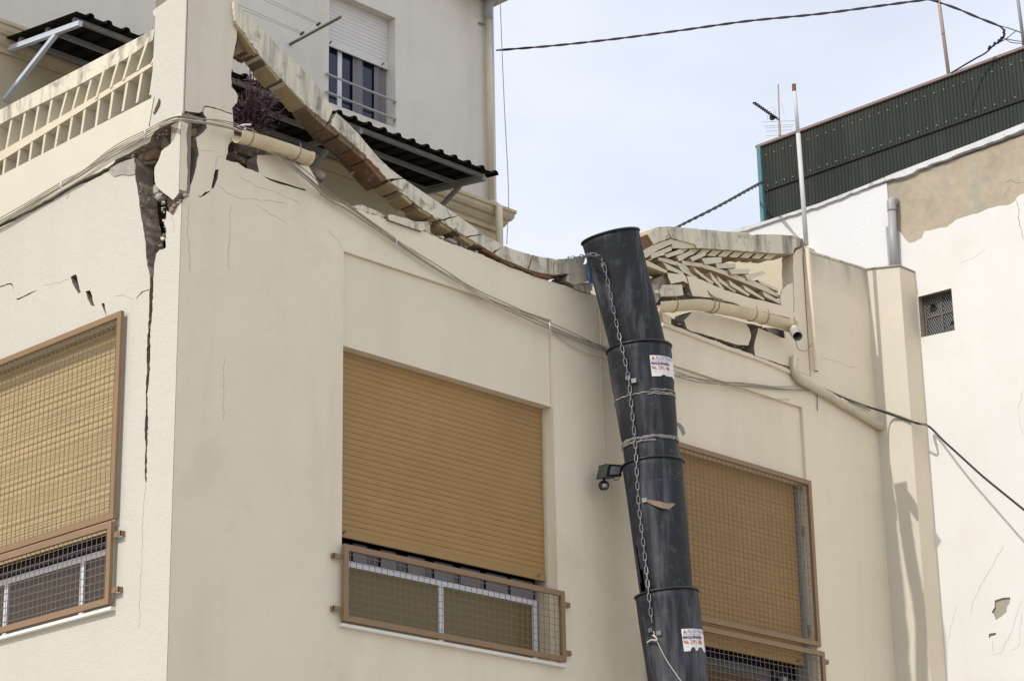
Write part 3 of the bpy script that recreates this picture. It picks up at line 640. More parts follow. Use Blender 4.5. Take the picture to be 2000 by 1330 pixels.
pc('broken_core', [(855,670),(880,700),(930,735),(1010,760),(1025,790),(930,760),(875,720)], -.036, .005, 'raw', 'raw', seed=20)
pc('mortar_bed', [(365,735),(600,715),(700,740),(900,745),(1100,790),(1250,850),(1100,830),(900,790),(700,765),(370,780)], .02, .17, 'rubble', 'rubble', seed=21)
pc('mortar_bed', [(1250,850),(1400,880),(1650,940),(1690,960),(1700,985),(1500,935),(1300,890)], .03, .14, 'rubble', 'rubble', seed=22)
pc('wall_fragment', [(610,975),(700,890),(760,880),(880,905),(1240,1000),(1280,1060),(1300,1130),(1290,1180),(1270,1235),(1170,1230),(1050,1195),(800,1115),(680,1085),(640,1060)], -.02, .20, 'front', 'raw', seed=23)
pc('wall_fragment', [(1375,1055),(1500,1100),(1600,1150),(1745,1180),(1745,1263),(1740,1440),(1700,1455),(1500,1390),(1340,1340),(1330,1240),(1350,1160)], -.02, .20, 'front', 'raw', seed=24)
pc('broken_core', [(1230,1000),(1420,1040),(1390,1160),(1350,1250),(1350,1345),(1250,1300),(1290,1150)], .08, .12, 'rubble', 'rubble', seed=25)
pc('broken_core', [(620,905),(700,890),(640,960),(600,960)], .10, .12, 'rubble', 'rubble', seed=26)
pc('broken_core', [(1440,1050),(1560,1060),(1720,1110),(1760,1180),(1600,1160),(1500,1110)], .06, .12, 'raw', 'raw', seed=27)
pc('wall_fragment', [(380,900),(480,940),(480,1020),(400,990)], -.005, .2, 'front', 'raw', seed=28)
pc('broken_core', [(480,950),(540,985),(560,1040),(490,1025)], .06, .12, 'rubble', 'rubble', seed=29)
# weathered strip along the wall top under the fragments
slab('drip_edge', rg([(1296,630),(1341,646),(1391,665),(1452,688),(1492,701),(1544,723)], .5, 8, 40)+rg([(1544,729),(1492,707),(1452,693),(1391,671),(1341,652),(1296,636)], .5, 8, 41), 'Y', -.03, .03, M['panel'], M['panel'], house)

# ------------------------------------------------------------------ gutters and pipes of the house
def gutter(name, label, pts, r, parent=None, ends=(1, 1), straps=(), yoff=0):
    q = [Vector(p) for p in pts]; n = 12; b = MB(); rings = []
    for i, p in enumerate(q):
        t = (q[min(i+1, len(q)-1)]-q[max(i-1, 0)]).normalized(); h = t.cross(Vector((0,0,1))).normalized(); u = h.cross(t)
        pr = [(math.cos(math.pi*k/n)*-1, -math.sin(math.pi*k/n)) for k in range(n+1)]
        outer = [p+h*(c*r)+u*(s_*r*1.05) for c, s_ in pr] + [p+h*(1.0*r)+u*.012, p+h*(.95*r)+u*.012]
        inner = [p+h*(c*(r-.004))+u*(s_*(r-.004)*1.05) for c, s_ in pr][::-1] + [p-h*(.95*r)+u*.012, p-h*r+u*.012]
        rings.append(outer+inner)
    m = len(rings[0]); vs = [v for g_ in rings for v in g_]; fs = []
    for i in range(len(q)-1):
        for k in range(m): fs.append((i*m+k, i*m+(k+1) % m, (i+1)*m+(k+1) % m, (i+1)*m+k))
    fs += [tuple(range(m)), tuple((len(q)-1)*m+k for k in range(m))[::-1]]
    b.add(vs, fs); root = thing(name, label, 'gutter', q[len(q)//2]); b.build('channel', M['gutter'], root, smooth=False)
    for e, i in ((ends[0], 0), (ends[1], len(q)-1)):
        if not e: continue
        p = q[i]; t = (q[min(i+1, len(q)-1)]-q[max(i-1, 0)]).normalized(); h = t.cross(Vector((0,0,1))).normalized(); u = h.cross(t)
        k_ = MB(); s_ = -1 if i == 0 else 1
        ring = [p+h*(-math.cos(math.pi*k/n)*r*1.06)+u*(-math.sin(math.pi*k/n)*r*1.12)+t*(s_*.003) for k in range(n+1)]+[p+h*r*1.06+u*.016+t*(s_*.003), p-h*r*1.06+u*.016+t*(s_*.003)]
        a = len(ring); k_.add(ring+[v-t*(s_*.035) for v in ring], [tuple(range(a)), tuple(range(a, 2*a))[::-1]]+[(j, (j+1) % a, (j+1) % a+a, j+a) for j in range(a)])
        k_.build('end_cap', M['gutter'], root)
    for tt in straps:
        f = tt*(len(q)-1); i = min(int(f), len(q)-2); p = q[i].lerp(q[i+1], f-i); t = (q[i+1]-q[i]).normalized(); h = t.cross(Vector((0,0,1))).normalized(); u = h.cross(t)
        k_ = MB(); k_.tube([p+h*(-math.cos(math.pi*k/n)*(r+.004))+u*(-math.sin(math.pi*k/n)*(r*1.05+.004))+t*(.012*k/n) for k in range(n+1)]+[p+h*r+u*.05], .0035, 5)
        k_.build('strap', M['strap'], root)
    return root
def smooth(pts, n=6):
    pts = [Vector(p) for p in pts]; P_ = [pts[0]*2-pts[1]]+pts+[pts[-1]*2-pts[-2]]; o = []
    for i in range(1, len(P_)-2):
        a, b, c, d = P_[i-1:i+3]
        for k in range(n):
            t = k/n; o.append(.5*((2*b)+(c-a)*t+(2*a-5*b+4*c-d)*t*t+(3*b-a-3*c+d)*t**3))
    return o+[pts[-1]]
gutter('left_gutter'.replace('left_', 'roof_'), 'short straight length of cream gutter beside the corner pillar with its end cap torn', [P(463,262,'Y',-.09), P(510,274,'Y',-.095), P(560,290,'Y',-.10), P(604,307,'Y',-.10)], .066, straps=(.14, .78), ends=(0,1))
b = MB(); b.add([P(455,252,'Y',-.16), P(462,256,'Y',-.10), P(458,285,'Y',-.10), P(456,283,'Y',-.15)], [(0,1,2,3)])
g_ = gutter('roof_gutter', 'buckled cream gutter bowed outwards below the fanned slats, right of the chute', smooth([P(1280,596,'Y',-.13), P(1330,592,'Y',-.17), P(1365,591,'Y',-.20), P(1400,597,'Y',-.20), P(1440,605,'Y',-.17), P(1500,620,'Y',-.15), P(1548,634,'Y',-.15)], 5), .072, straps=(.10, .42, .46, .74, .80, .97), ends=(0,1))
b = MB(); e0 = P(1545,640,'Y',-.15)
b.tube(smooth([e0, P(1550,645,'Y',-.21), P(1554,651,'Y',-.27)], 5), .050, 16, caps=False); b.build('outlet_elbow', M['gutter'], g_, smooth=True)
b = MB(); b.tube([P(1552,648,'Y',-.255), P(1558,657,'Y',-.34)], .046, 16, caps=False); b.tube([P(1558,657,'Y',-.34), P(1552,648,'Y',-.255)], .041, 16, caps=False); b.build('outlet_mouth', M['pvc'], g_, smooth=True)
b = MB(); b.tube([P(1553.5,650.5,'Y',-.27), P(1553,650,'Y',-.262)], .041, 16); b.build('outlet_inside', M['dark'], g_)
b = MB(); b.tube(smooth([P(1553,660,'Y',-.16), P(1558,680,'Y',-.1), P(1572,686,'Y',-.08), P(1583,676,'Y',-.05), P(1588,668,'Y',-.02)], 5), .004, 5)
tag(b.build('loose_wire', M['strap']), 'thin loose wire looping under the open gutter outlet', 'wire')
b = MB(); b.tube(smooth([P(1551,699,'Y',-.045), P(1551,722,'Y',-.05), P(1562,741,'Y',-.05), P(1590,757,'Y',-.05), P(1640,785,'Y',-.05), P(1732,840,'Y',-.05)], 8), .042, 14)
dp = b.build('drain_pipe', M['pipe'], None, smooth=True); tag(dp, 'cream drain pipe sloping down the shaded wall into the inner corner', 'pipe')
b = MB(); b.tube([P(1638,783,'Y',-.05), P(1650,791,'Y',-.05)], .048, 14); b.build('pipe_collar', M['pipe'], dp)
b = MB(); b.tube([P(1577,486,'Y',-.045), P(1594.5,725,'Y',-.045)], .022, 12, caps=False); b.tube([P(1594.5,725,'Y',-.045), P(1594,722,'Y',-.045)], .018, 12, m=1)
tag(b.build('pipe', None, None, mats=[M['panel'], M['dark']]), 'thin cream pipe running straight down beside the broken post, open at its foot', 'pipe')
b = MB(); a_ = P(1575,479,'Y',-.045); c_ = P(1559,262,'Y',-.045); d_ = P(1550.5,166,'Y',-.045)
po = thing('roof_pole', 'pale grey pole with a rusty top standing before the left end of the green cladding', 'pole', a_)
b.tube([a_, c_], .0235, 12); b.build('lower_tube', M['pole'], po, smooth=True)
b = MB(); b.tube([c_, d_], .019, 12); b.build('upper_tube', M['pole'], po, smooth=True)
b = MB(); b.tube([d_-Vector((0,0,.07)), d_+Vector((0,0,.004))], .0205, 12); b.build('rusty_tip', M['rustcap'], po)

# ------------------------------------------------------------------ buttress with vent pipe, in the inner corner
bt = thing('cream_buttress', 'narrow cream chimney shaft standing in the inner corner between shaded wall and white wall', 'buttress', (8.8, -.2, 0))
slab('shaft', [m_(.002,0), m_(.002,9.875), m_(-.40,9.80), m_(-.40,0)], 'X', 8.72, .27, M['left'] if 0 else M['pale'], M['panel'], bt)
slab('shaft_cap', [m_(.01,9.878), m_(.01,9.89), m_(-.41,9.817), m_(-.41,9.802)], 'X', 8.705, .28, M['rawlight'], M['rawlight'], bt)
b = MB(); pa = P(1746,520,'X',8.925); pb = P(1741,395,'X',8.925)
vp = thing('vent_pipe', 'grey plastic vent pipe standing on top of the cream shaft', 'pipe', pa)
b.tube([pa-Vector((0,0,.10)), pb-Vector((0,0,.06))], .044, 16); b.build('tube', M['pvc'], vp, smooth=True)
b = MB(); b.tube(smooth([pb-Vector((0,0,.10)), pb-Vector((0,0,.01)), pb+Vector((.02,0,.015)), pb+Vector((.07,0,.02))], 5), .049, 16); b.build('top_bend', M['pvc'], vp, smooth=True)

# ------------------------------------------------------------------ neighbour with white wall
nb = thing('white_neighbour_house', 'white walled neighbouring house on the right with a large patch of bare tan render', 'house', (9, -3, 0))
WX = 8.99
ztop = lambda y: 10.93+.0*y
tan_top = [(1733,358),(2000,252)]
swn = [(1792,578),(1858,562),(1865,645),(1801,661)]
# base wall, tan render
slab('tan_render', [m_(-.145,0), m_(-.145,10.87), m_(-12,10.95), m_(-12,0)], 'X', WX+.015, .22, M['tan'], M['tan'], nb, [swn], clean=(1,))
# cream plaster skin over it, torn along its top edge
tear = [(1733,398),(1738,440),(1757,452),(1765,462),(1776,475),(1786,473),(1800,465),(1806,452),(1825,448),(1848,444),(1866,430),(1890,422),(1910,418),(1930,408),(1950,402),(1975,398),(1982,394),(1986,385),(2000,378)]
hole_s = [(1799,659),(1793,580),(1858,563),(1865,645)]
patch = crk([(1943,1172),(1958,1167),(1973,1166),(1972,1177),(1967,1184),(1966,1194),(1957,1203),(1945,1210),(1942,1200),(1937,1195),(1943,1185)], .7, 6, 60)
patch2 = crk([(1932,1237),(1945,1235),(1945,1240),(1936,1242),(1931,1246)], .3, 6, 61)
pts = rg(tear, 1.4, 7, 62)
tp = P(*tear[0], 'X', WX); te = P(2000,378,'X',WX)
skin = [m_(-.142, 0), m_(-.142, tp.z)] + pts + [m_(-3.5, te.z+.1), m_(-12, te.z+.2), m_(-12, 0)]
slab('plaster_skin', skin, 'X', WX-.003, .016, M['white'], M['tan'], nb, [hole_s, patch, patch2])
slab('grey_patch', [m_(-1.2,6.0), m_(-2.2,6.0), m_(-2.2,7.1), m_(-1.2,7.1)], 'X', WX+.0125, .002, M['scrape'], M['scrape'], nb)
slab('white_side', [m_(9.5,0), m_(9.5,10.87), m_(-.143,10.87), m_(-.143,0)], 'X', WX, .23, M['whiter'], M['whiter'], nb)
slab('terrace_side_wall', [m_(4.1,8.4), m_(4.1,10.78), m_(2.05,10.76), m_(1.3,10.5), m_(.82,10.40), m_(.78,8.4)], 'X', 8.90, .08, M['creamwall'], M['creamwall'], house)
cap = [(1440,449),(1500,430),(1600,397),(1700,358),(1740,341),(1800,318),(1900,280),(2000,240)]
cap2 = [(2000,252),(1960,269),(1900,290),(1860,306),(1800,328),(1765,345),(1733,352),(1700,364),(1600,403),(1500,436),(1440,455)]
slab('capping', [m_(9.5,10.95), m_(2.5,10.95)]+[(x,y) for x,y in cap[1:]]+[m_(-12,11.03), m_(-12,10.93)]+rg(cap2, 1.2, 8, 63)+[m_(2.5,10.88), m_(9.5,10.88)], 'X', WX-.03, .5, M['capping'], M['capping'], nb)
hair([(1985,390),(1991,410),(1988,425),(1996,450),(2000,470)], 'X', WX-.003, .008, 64, nb); hair([(1962,358),(1975,352),(1985,358),(1999,356)], 'X', WX+.015, .009, 65, nb)
hair([(1960,385),(1970,372),(1974,365)], 'X', WX+.015, .008, 66, nb); hair([(1928,400),(1932,394)], 'X', WX+.015, .008, 67, nb)
hair([(1960,1065),(1945,1090),(1930,1120),(1912,1150),(1898,1180),(1897,1200)], 'X', WX-.003, .004, 68, nb, 'rawlight')
hair([(1998,1170),(1985,1200),(1978,1230),(1962,1260),(1955,1275),(1940,1280),(1938,1250)], 'X', WX-.003, .004, 69, nb, 'rawlight')
hair([(1875,515),(1900,505),(1925,488)], 'X', WX-.003, .003, 70, nb, 'rawlight'); hair([(1998,760),(1990,800),(1992,820),(1997,850)], 'X', WX-.003, .004, 71, nb, 'rawlight')
hair([(1868,1180),(1858,1220),(1850,1260)], 'X', WX-.003, .003, 72, nb, 'rawlight'); hair([(1996,1195),(1990,1260),(1975,1270)], 'X', WX-.003, .004, 73, nb, 'rawlight')
# its small grated window
q = [P(x, y, 'X', WX+.10) for x, y in ((1806,590),(1862,577),(1868,640),(1811,653))]
y0, y1 = -.83, -.42; z0, z1 = 9.10, 9.55
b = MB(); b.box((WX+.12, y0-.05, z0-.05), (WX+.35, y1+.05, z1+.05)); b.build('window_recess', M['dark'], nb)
b = MB(); fx = WX+.085; t = .022
b.box((fx, y0+.0, z0), (fx+.02, y0+t, z1)); b.box((fx, y1-t, z0), (fx+.02, y1, z1)); b.box((fx, y0+t, z0), (fx+.02, y1-t, z0+t)); b.box((fx, y0+t, z1-t), (fx+.02, y1-t, z1))
ym, zm = (y0+y1)/2, (z0+z1)/2; b.box((fx+.001, ym-.01, z0+t), (fx+.019, ym+.01, z1-t)); b.box((fx+.002, y0+t, zm-.01), (fx+.018, ym-.01, zm+.01)); b.box((fx+.002, ym+.01, zm-.01), (fx+.018, y1-t, zm+.01))
gw = b.build('small_window', M['windowgrey'], nb)
b = MB(); s_ = .027; row = 0; z = z0+t
while z < z1-t:                       # hexagonal plate mesh with two torn holes
    y = y0+t+(s_/2 if row % 2 else 0)
    while y < y1-t:
        if math.hypot(y-(y1-.10), z-(z1-.14)) > .052 and math.hypot(y-(y0+.09), z-(z0+.10)) > .032:
            b.tube([(fx+.012, y+s_*.5*math.sin(k*math.pi/3), z+s_*.58*math.cos(k*math.pi/3)) for k in range(6)], .0026, 3, closed=True)
        y += s_
    z += s_*.87; row += 1
wm = b.build('wire_mesh', M['greysteel'], gw); wm['kind'] = 'stuff'

# green corrugated cladding above the neighbour
gc = thing('green_cladding', 'dark green corrugated metal wall above the white neighbour with a teal corner strip', 'cladding', (9.4, 0, 11.1))
GX = 9.40
def corr(b, y0, y1, z0, z1, x, pitch=.045, amp=.008):
    prof = []; y = y1
    for k in range(round((y1-y0)/pitch)):
        for dy, dx in ((0, 0), (.30, 0), (.42, -1), (.88, -1)): prof.append((y-dy*pitch, x+dx*amp))
        y -= pitch
    prof.append((y0-.002, x))
    vs = []
    for y_, x_ in prof: vs += [(x_, y_, z0), (x_, y_, z1), (x_+.001+.0, y_, z0), (x_+.001, y_, z1)]
    fs = []
    for i in range(len(prof)-1): a = i*4; fs += [(a, a+1, a+5, a+4)]
    b.add(vs, fs)
gy1 = 1.735
for k in range(9):
    ya, yb = gy1-.90*(k+1), gy1-.90*k
    b = MB(); corr(b, ya, yb, 11.45, 11.99, GX-.014); b.build('upper_sheet', M['green'], gc, recalc=False)
    b = MB(); corr(b, ya, yb, 10.9, 11.455, GX+.004); b.build('lower_sheet', M['green'], gc, recalc=False)
r = random.Random(4); b = MB(); y = gy1-.06
sc = MB()
while y > -6:
    for z, dx in ((11.87, -.03), (11.50, -.03)):
        sc.tube([(GX+dx-.006, y+r.uniform(-.01, .01), z), (GX+dx+.003, y, z)], .0055, 6)
    y -= .118
so = sc.build('screw_caps', M['screw'], gc); so['kind'] = 'stuff'
b = MB(); b.box((GX-.05, gy1, 10.9), (GX+.03, gy1+.05, 12.0)); b.build('corner_strip', M['teal'], gc)
b = MB(); b.box((GX-.045, -6, 11.992), (GX+.1, gy1+.07, 12.02)); b.build('top_trim', M['redtrim'], gc)
b = MB(); b.box((GX+.03, -6, 10.9), (GX+2.2, gy1-.01, 11.98)); b.build('shed_body', M['green'], gc)
# antenna
am = P(1523,268,'X',9.55); at = P(1520,166,'X',9.55)
an = thing('tv_antenna', 'rooftop television antenna with a stubby dark boom on the left end of the green cladding', 'antenna', am)
b = MB(); b.tube([am-Vector((0,0,.02)), at], .009, 6); b.build('mast', M['rust'], an)
b = MB(); a0 = P(1521,235,'X',9.55); a1 = P(1471,200,'X',9.3); b.tube([a0, a1], .008, 5); bo = b.build('boom', M['cable'], an)
for k in range(12):
    p = a0.lerp(a1, .12+k*.075); b = MB(); b.tube([p+Vector((-.012,-.03,-.008)), p+Vector((.012,.03,.010))], .010, 5); b.build('director', M['cable'], bo)
b = MB(); c = P(1508,231,'X',9.5); b.box(c-Vector((.02,.02,.02)), c+Vector((.02,.02,.02))); b.build('junction_box', M['cable'], an)
for k, (y_, L) in enumerate([(237,34),(245,28),(249,28),(255,26),(264,25)]):
    b = MB(); b.tube([P(1522-L, y_+2, 'X', 9.55), P(1522+L, y_-1, 'X', 9.55)], .0022, 4); b.build('element', M['steel'], an)
b = MB()
for (xa, ya, xb, yb) in ((1497,215,1512,207),(1498,222,1514,213),(1500,229,1516,219),(1526,200,1532,228),(1497,215,1500,236),(1512,207,1516,228)): b.tube([P(xa,ya,'X',9.5), P(xb,yb,'X',9.5)], .0014, 3)
b.build('reflector_grid', M['steel'], an)['kind'] = 'stuff'
b = MB(); b.tube([P(1523,266,'X',9.55), P(1522,240,'X',9.55)], .016, 6); b.build('clamp', M['rust'], an)
# poles carrying the cables
pl1 = P(1853,147,'X',9.47); d = P(1832,-10,'X',9.47)
b = MB(); b.tube([pl1, d+(d-pl1)*.5], .020, 8); tag(b.build('cable_pole', M['rust'], None, True), 'rusty pale pole rising from the middle of the green cladding', 'pole')
pl2 = P(2001,96,'X',9.47); d2 = P(1987,-8,'X',9.47)
b = MB(); b.tube([pl2, d2+(d2-pl2)*.5], .018, 8); tag(b.build('cable_pole', M['greysteel'], None, True), 'grey pole at the right end of the green cladding, holding knotted cables', 'pole')

# ------------------------------------------------------------------ grey building behind
GY = 4.2
gb = thing('grey_building', 'taller grey rendered building behind the terrace with a half closed white shutter', 'building', (4, GY, 0))
wo = [m_(5.122,12.0), m_(5.122,13.33), m_(6.095,13.33), m_(6.095,12.0)]
slab('upper_wall', [m_(-3,11.47), m_(-3,15.5), m_(7.60,15.5), m_(7.66,11.47)], 'Y', GY, .22, M['grey'], M['grey'], gb, [wo])
slab('lower_wall', [m_(-3,8.4), m_(-3,11.2), m_(7.66,11.2), m_(7.66,0), m_(7.0,0), m_(7.0,8.4)], 'Y', GY, .22, M['beige'], M['beige'], gb)
b = MB(); b.box((7.40, GY+.225, 8.4), (7.655, GY+8, 15.5)); b.box((-3, GY+7.8, 0), (7.4, GY+8, 15.5)); b.box((-3,GY+.225,8.41),(-2.8,GY+7.8,15.5)); b.build('side_wall', M['grey'], gb)
b = MB(); b.box((-3, GY, 15.501), (7.7, GY+8, 15.7)); b.build('roof', M['grey'], gb)
b = MB(); b.box((7.657, GY+.02, 11.1), (7.68, GY+.3, 15.5)); b.build('metal_edge', M['bluesteel'], gb)
# moulded cornice
prof = [(0,11.20),(-.03,11.20),(-.035,11.25),(-.06,11.27),(-.085,11.31),(-.09,11.33),(-.12,11.345),(-.14,11.38),(-.145,11.42),(-.16,11.43),(-.16,11.465),(0,11.469)]
b = MB(); n = len(prof)
vs = [(-3, GY+a_, z) for a_, z in prof] + [(7.66-a_, GY+a_, z) for a_, z in prof] + [(7.66-a_, GY+2, z) for a_, z in prof]
fs = [(i, (i+1) % n, (i+1) % n+n, i+n) for i in range(n)] + [(i+n, (i+1) % n+n, (i+1) % n+2*n, i+2*n) for i in range(n)] + [tuple(range(n)), tuple(range(2*n, 3*n))[::-1]]
b.add(vs, fs); b.build('cornice', M['cornice'], gb)
b = MB(); b.box((7.2, GY+.2, 11.2), (7.66, GY+.2+.01, 11.47)); 
# window
PARENT[0] = gb
shutter(5.124, 6.093, GY+.12, 12.74, 13.33, mt='shutterwhite', bar='shutterwhite', pitch=.0465)
b = MB(); x0, x1 = 5.124, 6.093; w = .035; yy = GY+.16
for x in (x0, x0+.27, x0+.30, x1-.10, x1-w): b.box((x, yy, 12.0), (x+w*.8, yy+.04, 13.0))
b.box((x0, yy-.002, 12.0), (x1, yy+.04, 12.05)); wf = b.build('window', M['alu'], gb)
for a, c in ((5.15,5.39),(5.43,6.0)):
    b = MB(); b.box((a, yy+.015, 12.05), (c, yy+.02, 12.95)); b.build('pane', M['glass'], wf)
b = MB()
vs = []; fs = []
for k in range(13):
    x = 5.60+k*.04; vs += [(x, GY+.150+.012*math.sin(k*1.9), 12.04), (x, GY+.150+.012*math.sin(k*1.9), 12.8)]
for ks in (range(0, 4), range(8, 12)):
    b = MB(); b.add(vs, [(2*k, 2*k+1, 2*k+3, 2*k+2) for k in ks]); b.build('curtain', M['curtain'], gb)
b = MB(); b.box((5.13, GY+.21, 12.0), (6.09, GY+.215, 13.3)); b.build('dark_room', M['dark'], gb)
for z in (12.30, 12.09):
    b = MB(); b.tube([(5.06, GY-.03, z+.0), (6.07, GY-.03, z)], .013, 8); b.tube([(6.07, GY-.03, z), (6.085, GY+.01, z-.005)], .013, 8); b.build('window_rail', M['pvc'], gb)
# drainpipe
p0, p1 = (7.50, GY-.07, 14.0), (7.50, GY-.07, 9.0)
dr = thing('downpipe', 'pale downpipe at the right corner of the grey building', 'pipe', (7.5, GY-.07, 9))
b = MB(); b.tube([(7.50,GY-.07,13.80), (7.50,GY-.07,11.50)], .038, 12); b.build('upper_pipe', M['pipe'], dr, smooth=True)
b = MB(); b.tube([(7.50,GY-.075,11.5), (7.50,GY-.19,11.42), (7.50,GY-.19,9.0)], .042, 12); b.build('lower_pipe', M['pipe'], dr, smooth=True)
b = MB(); b.tube([(7.50,GY-.07,13.78), (7.50,GY-.07,13.95), (7.53,GY-.1,14.05), (7.56,GY-.3,14.1)], .05, 12); b.build('elbow', M['pvc'], dr, smooth=True)
b = MB(); b.tube([(7.40,GY-.01,13.72), (7.52,GY-.06,13.72)], .012, 6); b.build('pipe_clip', M['strap'], dr)
b = MB(); b.box((6.9, GY-.42, 14.02), (7.66, GY-.001, 14.12)); b.build('eave', M['cornice'], gb)
# clothes line bar
b = MB(); a_ = Vector((4.58, GY, 12.49)); e_ = PD(665,34,(a_-CAM).length-.85); b.tube([a_, e_], .016, 8)
cl = thing('clothes_line', 'rusty clothes line bar sticking out of the grey wall left of the window', 'clothes line', a_)
b.build('bar', M['windowgrey'], cl)
for k, (fx_, tx) in enumerate([((592,68),(400,-10)), ((590,64),(400,-18)), ((624,50),(430,-38)), ((622,46),(430,-46))]):
    D = (a_-CAM).length-.5; b = MB(); b.tube([PD(*fx_, D), PD(*tx, D-1.2)], .0022, 4); b.build('line', M['greycable'], cl)
for fx_ in ((590,66),(622,48)):
    b = MB(); c = PD(*fx_, (a_-CAM).length-.5); b.tube([c-Vector((.02,0,.02)), c+Vector((.02,0,.02))], .014, 6); b.build('clip', M['cable'], cl)

# ------------------------------------------------------------------ corrugated canopy
cn = thing('canopy', 'long dark corrugated canopy on steel brackets fixed to the grey building', 'canopy', (3.8, 4.1, 11.3))
zc = lambda y: 11.19+(y-3.0)*.125
def sheet(x0, n, y0=3.0, y1=4.18):
    prof = []
    for k in range(n):
        x = x0+k*.2
        for dx, dz in ((0,0),(.125,0),(.14,.032),(.165,.036),(.185,.032)): prof.append((x+dx, dz))
    prof.append((x0+n*.2, 0)); vs = []
    for x, dz in prof: vs += [(x, y0, zc(y0)+dz), (x, y1, zc(y1)+dz), (x, y0, zc(y0)+dz-.008), (x, y1, zc(y1)+dz-.008)]
    fs = []
    for i in range(len(prof)-1):
        a = i*4; c = a+4; fs += [(a, c, c+1, a+1), (a+2, a+3, c+3, c+2), (a, a+2, c+2, c), (a+1, c+1, c+3, a+3)]
    b = MB(); b.add(vs, fs); return b.build('roof_sheet', M['canopy'], cn, recalc=False)
for k in range(5): sheet(1.06+k*1.0, 5)
sheet(6.06, 2)
for yy, xa, xb in ((3.13,1.12,6.36), (3.55,1.12,6.36), (3.98,1.12,6.40)):
    b = MB(); b.box((xa, yy-.02, zc(yy)-.052), (xb, yy+.02, zc(yy)-.010)); b.build('purlin', M['greysteel'], cn)
for x, mt in ((1.14,'bluesteel'), (2.75,'greysteel'), (4.55,'greysteel'), (6.30,'greysteel')):
    b = MB(); b.bar((x,3.05,zc(3.05)-.080), (x,4.198,zc(4.2)-.080), .045, .05); br = b.build('bracket', M[mt], cn)
    b = MB(); b.bar((x,3.42,zc(3.4)-.100), (x,4.198,10.75), .04, .04); b.build('brace', M[mt], br)
for x in (1.10,): 
    b = MB(); b.box((x-.03,3.0,zc(3.0)-.004), (x-.015,4.2,zc(4.2)+.004))
b = MB(); b.tube([(6.27,3.02,zc(3)-.05), (6.22,4.15,zc(4.15)-.06)], .004, 4); b.build('white_cord', M['cord'], cn)

# dark purple plant on the terrace behind the pillar
pt = thing('purple_plant', 'dark purple leafy potted plant behind the corner pillar, under the canopy', 'plant', (1.3, 2.0, 8.5))
b = MB(); r = random.Random(11); tw = MB()
ctr = P(488,205,'Y',1.9)
for k in range(46):
    d = Vector((r.gauss(0,1), r.gauss(0,1), r.gauss(.3,1))).normalized(); L = r.uniform(.18,.48)
    p0 = ctr+Vector((0,0,-.3)); p1 = ctr+Vector((d.x*L*.75, d.y*L, d.z*L*.8)); mid = p0.lerp(p1, .5)+Vector((r.uniform(-.06,.06),)*3)
    tw.tube([p0, mid, p1], .005, 4, caps=False)
    for q_ in range(22):
        t_ = r.uniform(.3, 1.05); c = (p0.lerp(mid, t_*2) if t_ < .5 else mid.lerp(p1, t_*2-1))+Vector((r.gauss(0,.03), r.gauss(0,.03), r.gauss(0,.03)))
        u = Vector((r.gauss(0,1), r.gauss(0,1), r.gauss(0,1))).normalized(); v = u.orthogonal().normalized(); s_ = r.uniform(.02,.05)
        b.add([c-u*s_, c+v*s_*.28, c+u*s_, c-v*s_*.28], [(0,1,2,3)])
b.build('foliage', M['plant'], pt, recalc=False)['kind'] = 'stuff'
tw.tube([ctr+Vector((0,0,-.3)), Vector((ctr.x, ctr.y, 8.8))], .02, 6); tw.build('stems', M['twig'], pt)['kind'] = 'stuff'
b = MB(); b.tube([(ctr.x,ctr.y,8.5), (ctr.x,ctr.y,8.85)], .16, 14, rr=[.12,.17]); b.build('pot', M['brickred'], pt)

# ------------------------------------------------------------------ debris chute
ch = thing('debris_chute', 'black plastic debris chute of nested tapered sections hanging down the shaded wall', 'debris chute', P(1193,470,'Y',-.33))
axis = [(1192.5,464,-.33), (1248,684,-.38), (1275,909,-.42), (1302,1161,-.48), (1345,1480,-.55), (1375,1720,-.62)]
AP = [P(x, y, 'Y', yy) for x, y, yy in axis]
px2m = lambda p: (p-CAM).dot(FW)/FPX
tops = [58, 64, 61, 62.5, 64, 64]; bots = [53, 55, 50, 56, 56]
SEC = []
class Sec: pass
for i in range(5):
    A, B = AP[i], AP[i+1]; d = (B-A).normalized(); B2 = B+d*.10
    s = Sec(); s.A, s.d, s.L = A, d, (B2-A).length; s.r0 = tops[i]*px2m(A)*.985; s.r1 = bots[i]*px2m(B)*.985
    tocam = (CAM-A).normalized(); s.e1 = (tocam-d*tocam.dot(d)).normalized(); s.e2 = s.e1.cross(-d)
    if s.e2.dot(RT) < 0: s.e2 = -s.e2
    SEC.append(s)
def spt(s, th, t, off=0, rn=0):
    r_ = s.r0+(s.r1-s.r0)*t
    r_ += .006*math.sin(th*2+t*3+s.A.z*3)*min(1, t*4) + off
    return s.A+s.d*(t*s.L)+s.e1*(math.cos(th)*r_)+s.e2*(math.sin(th)*r_)
bvh_v, bvh_f = [], []
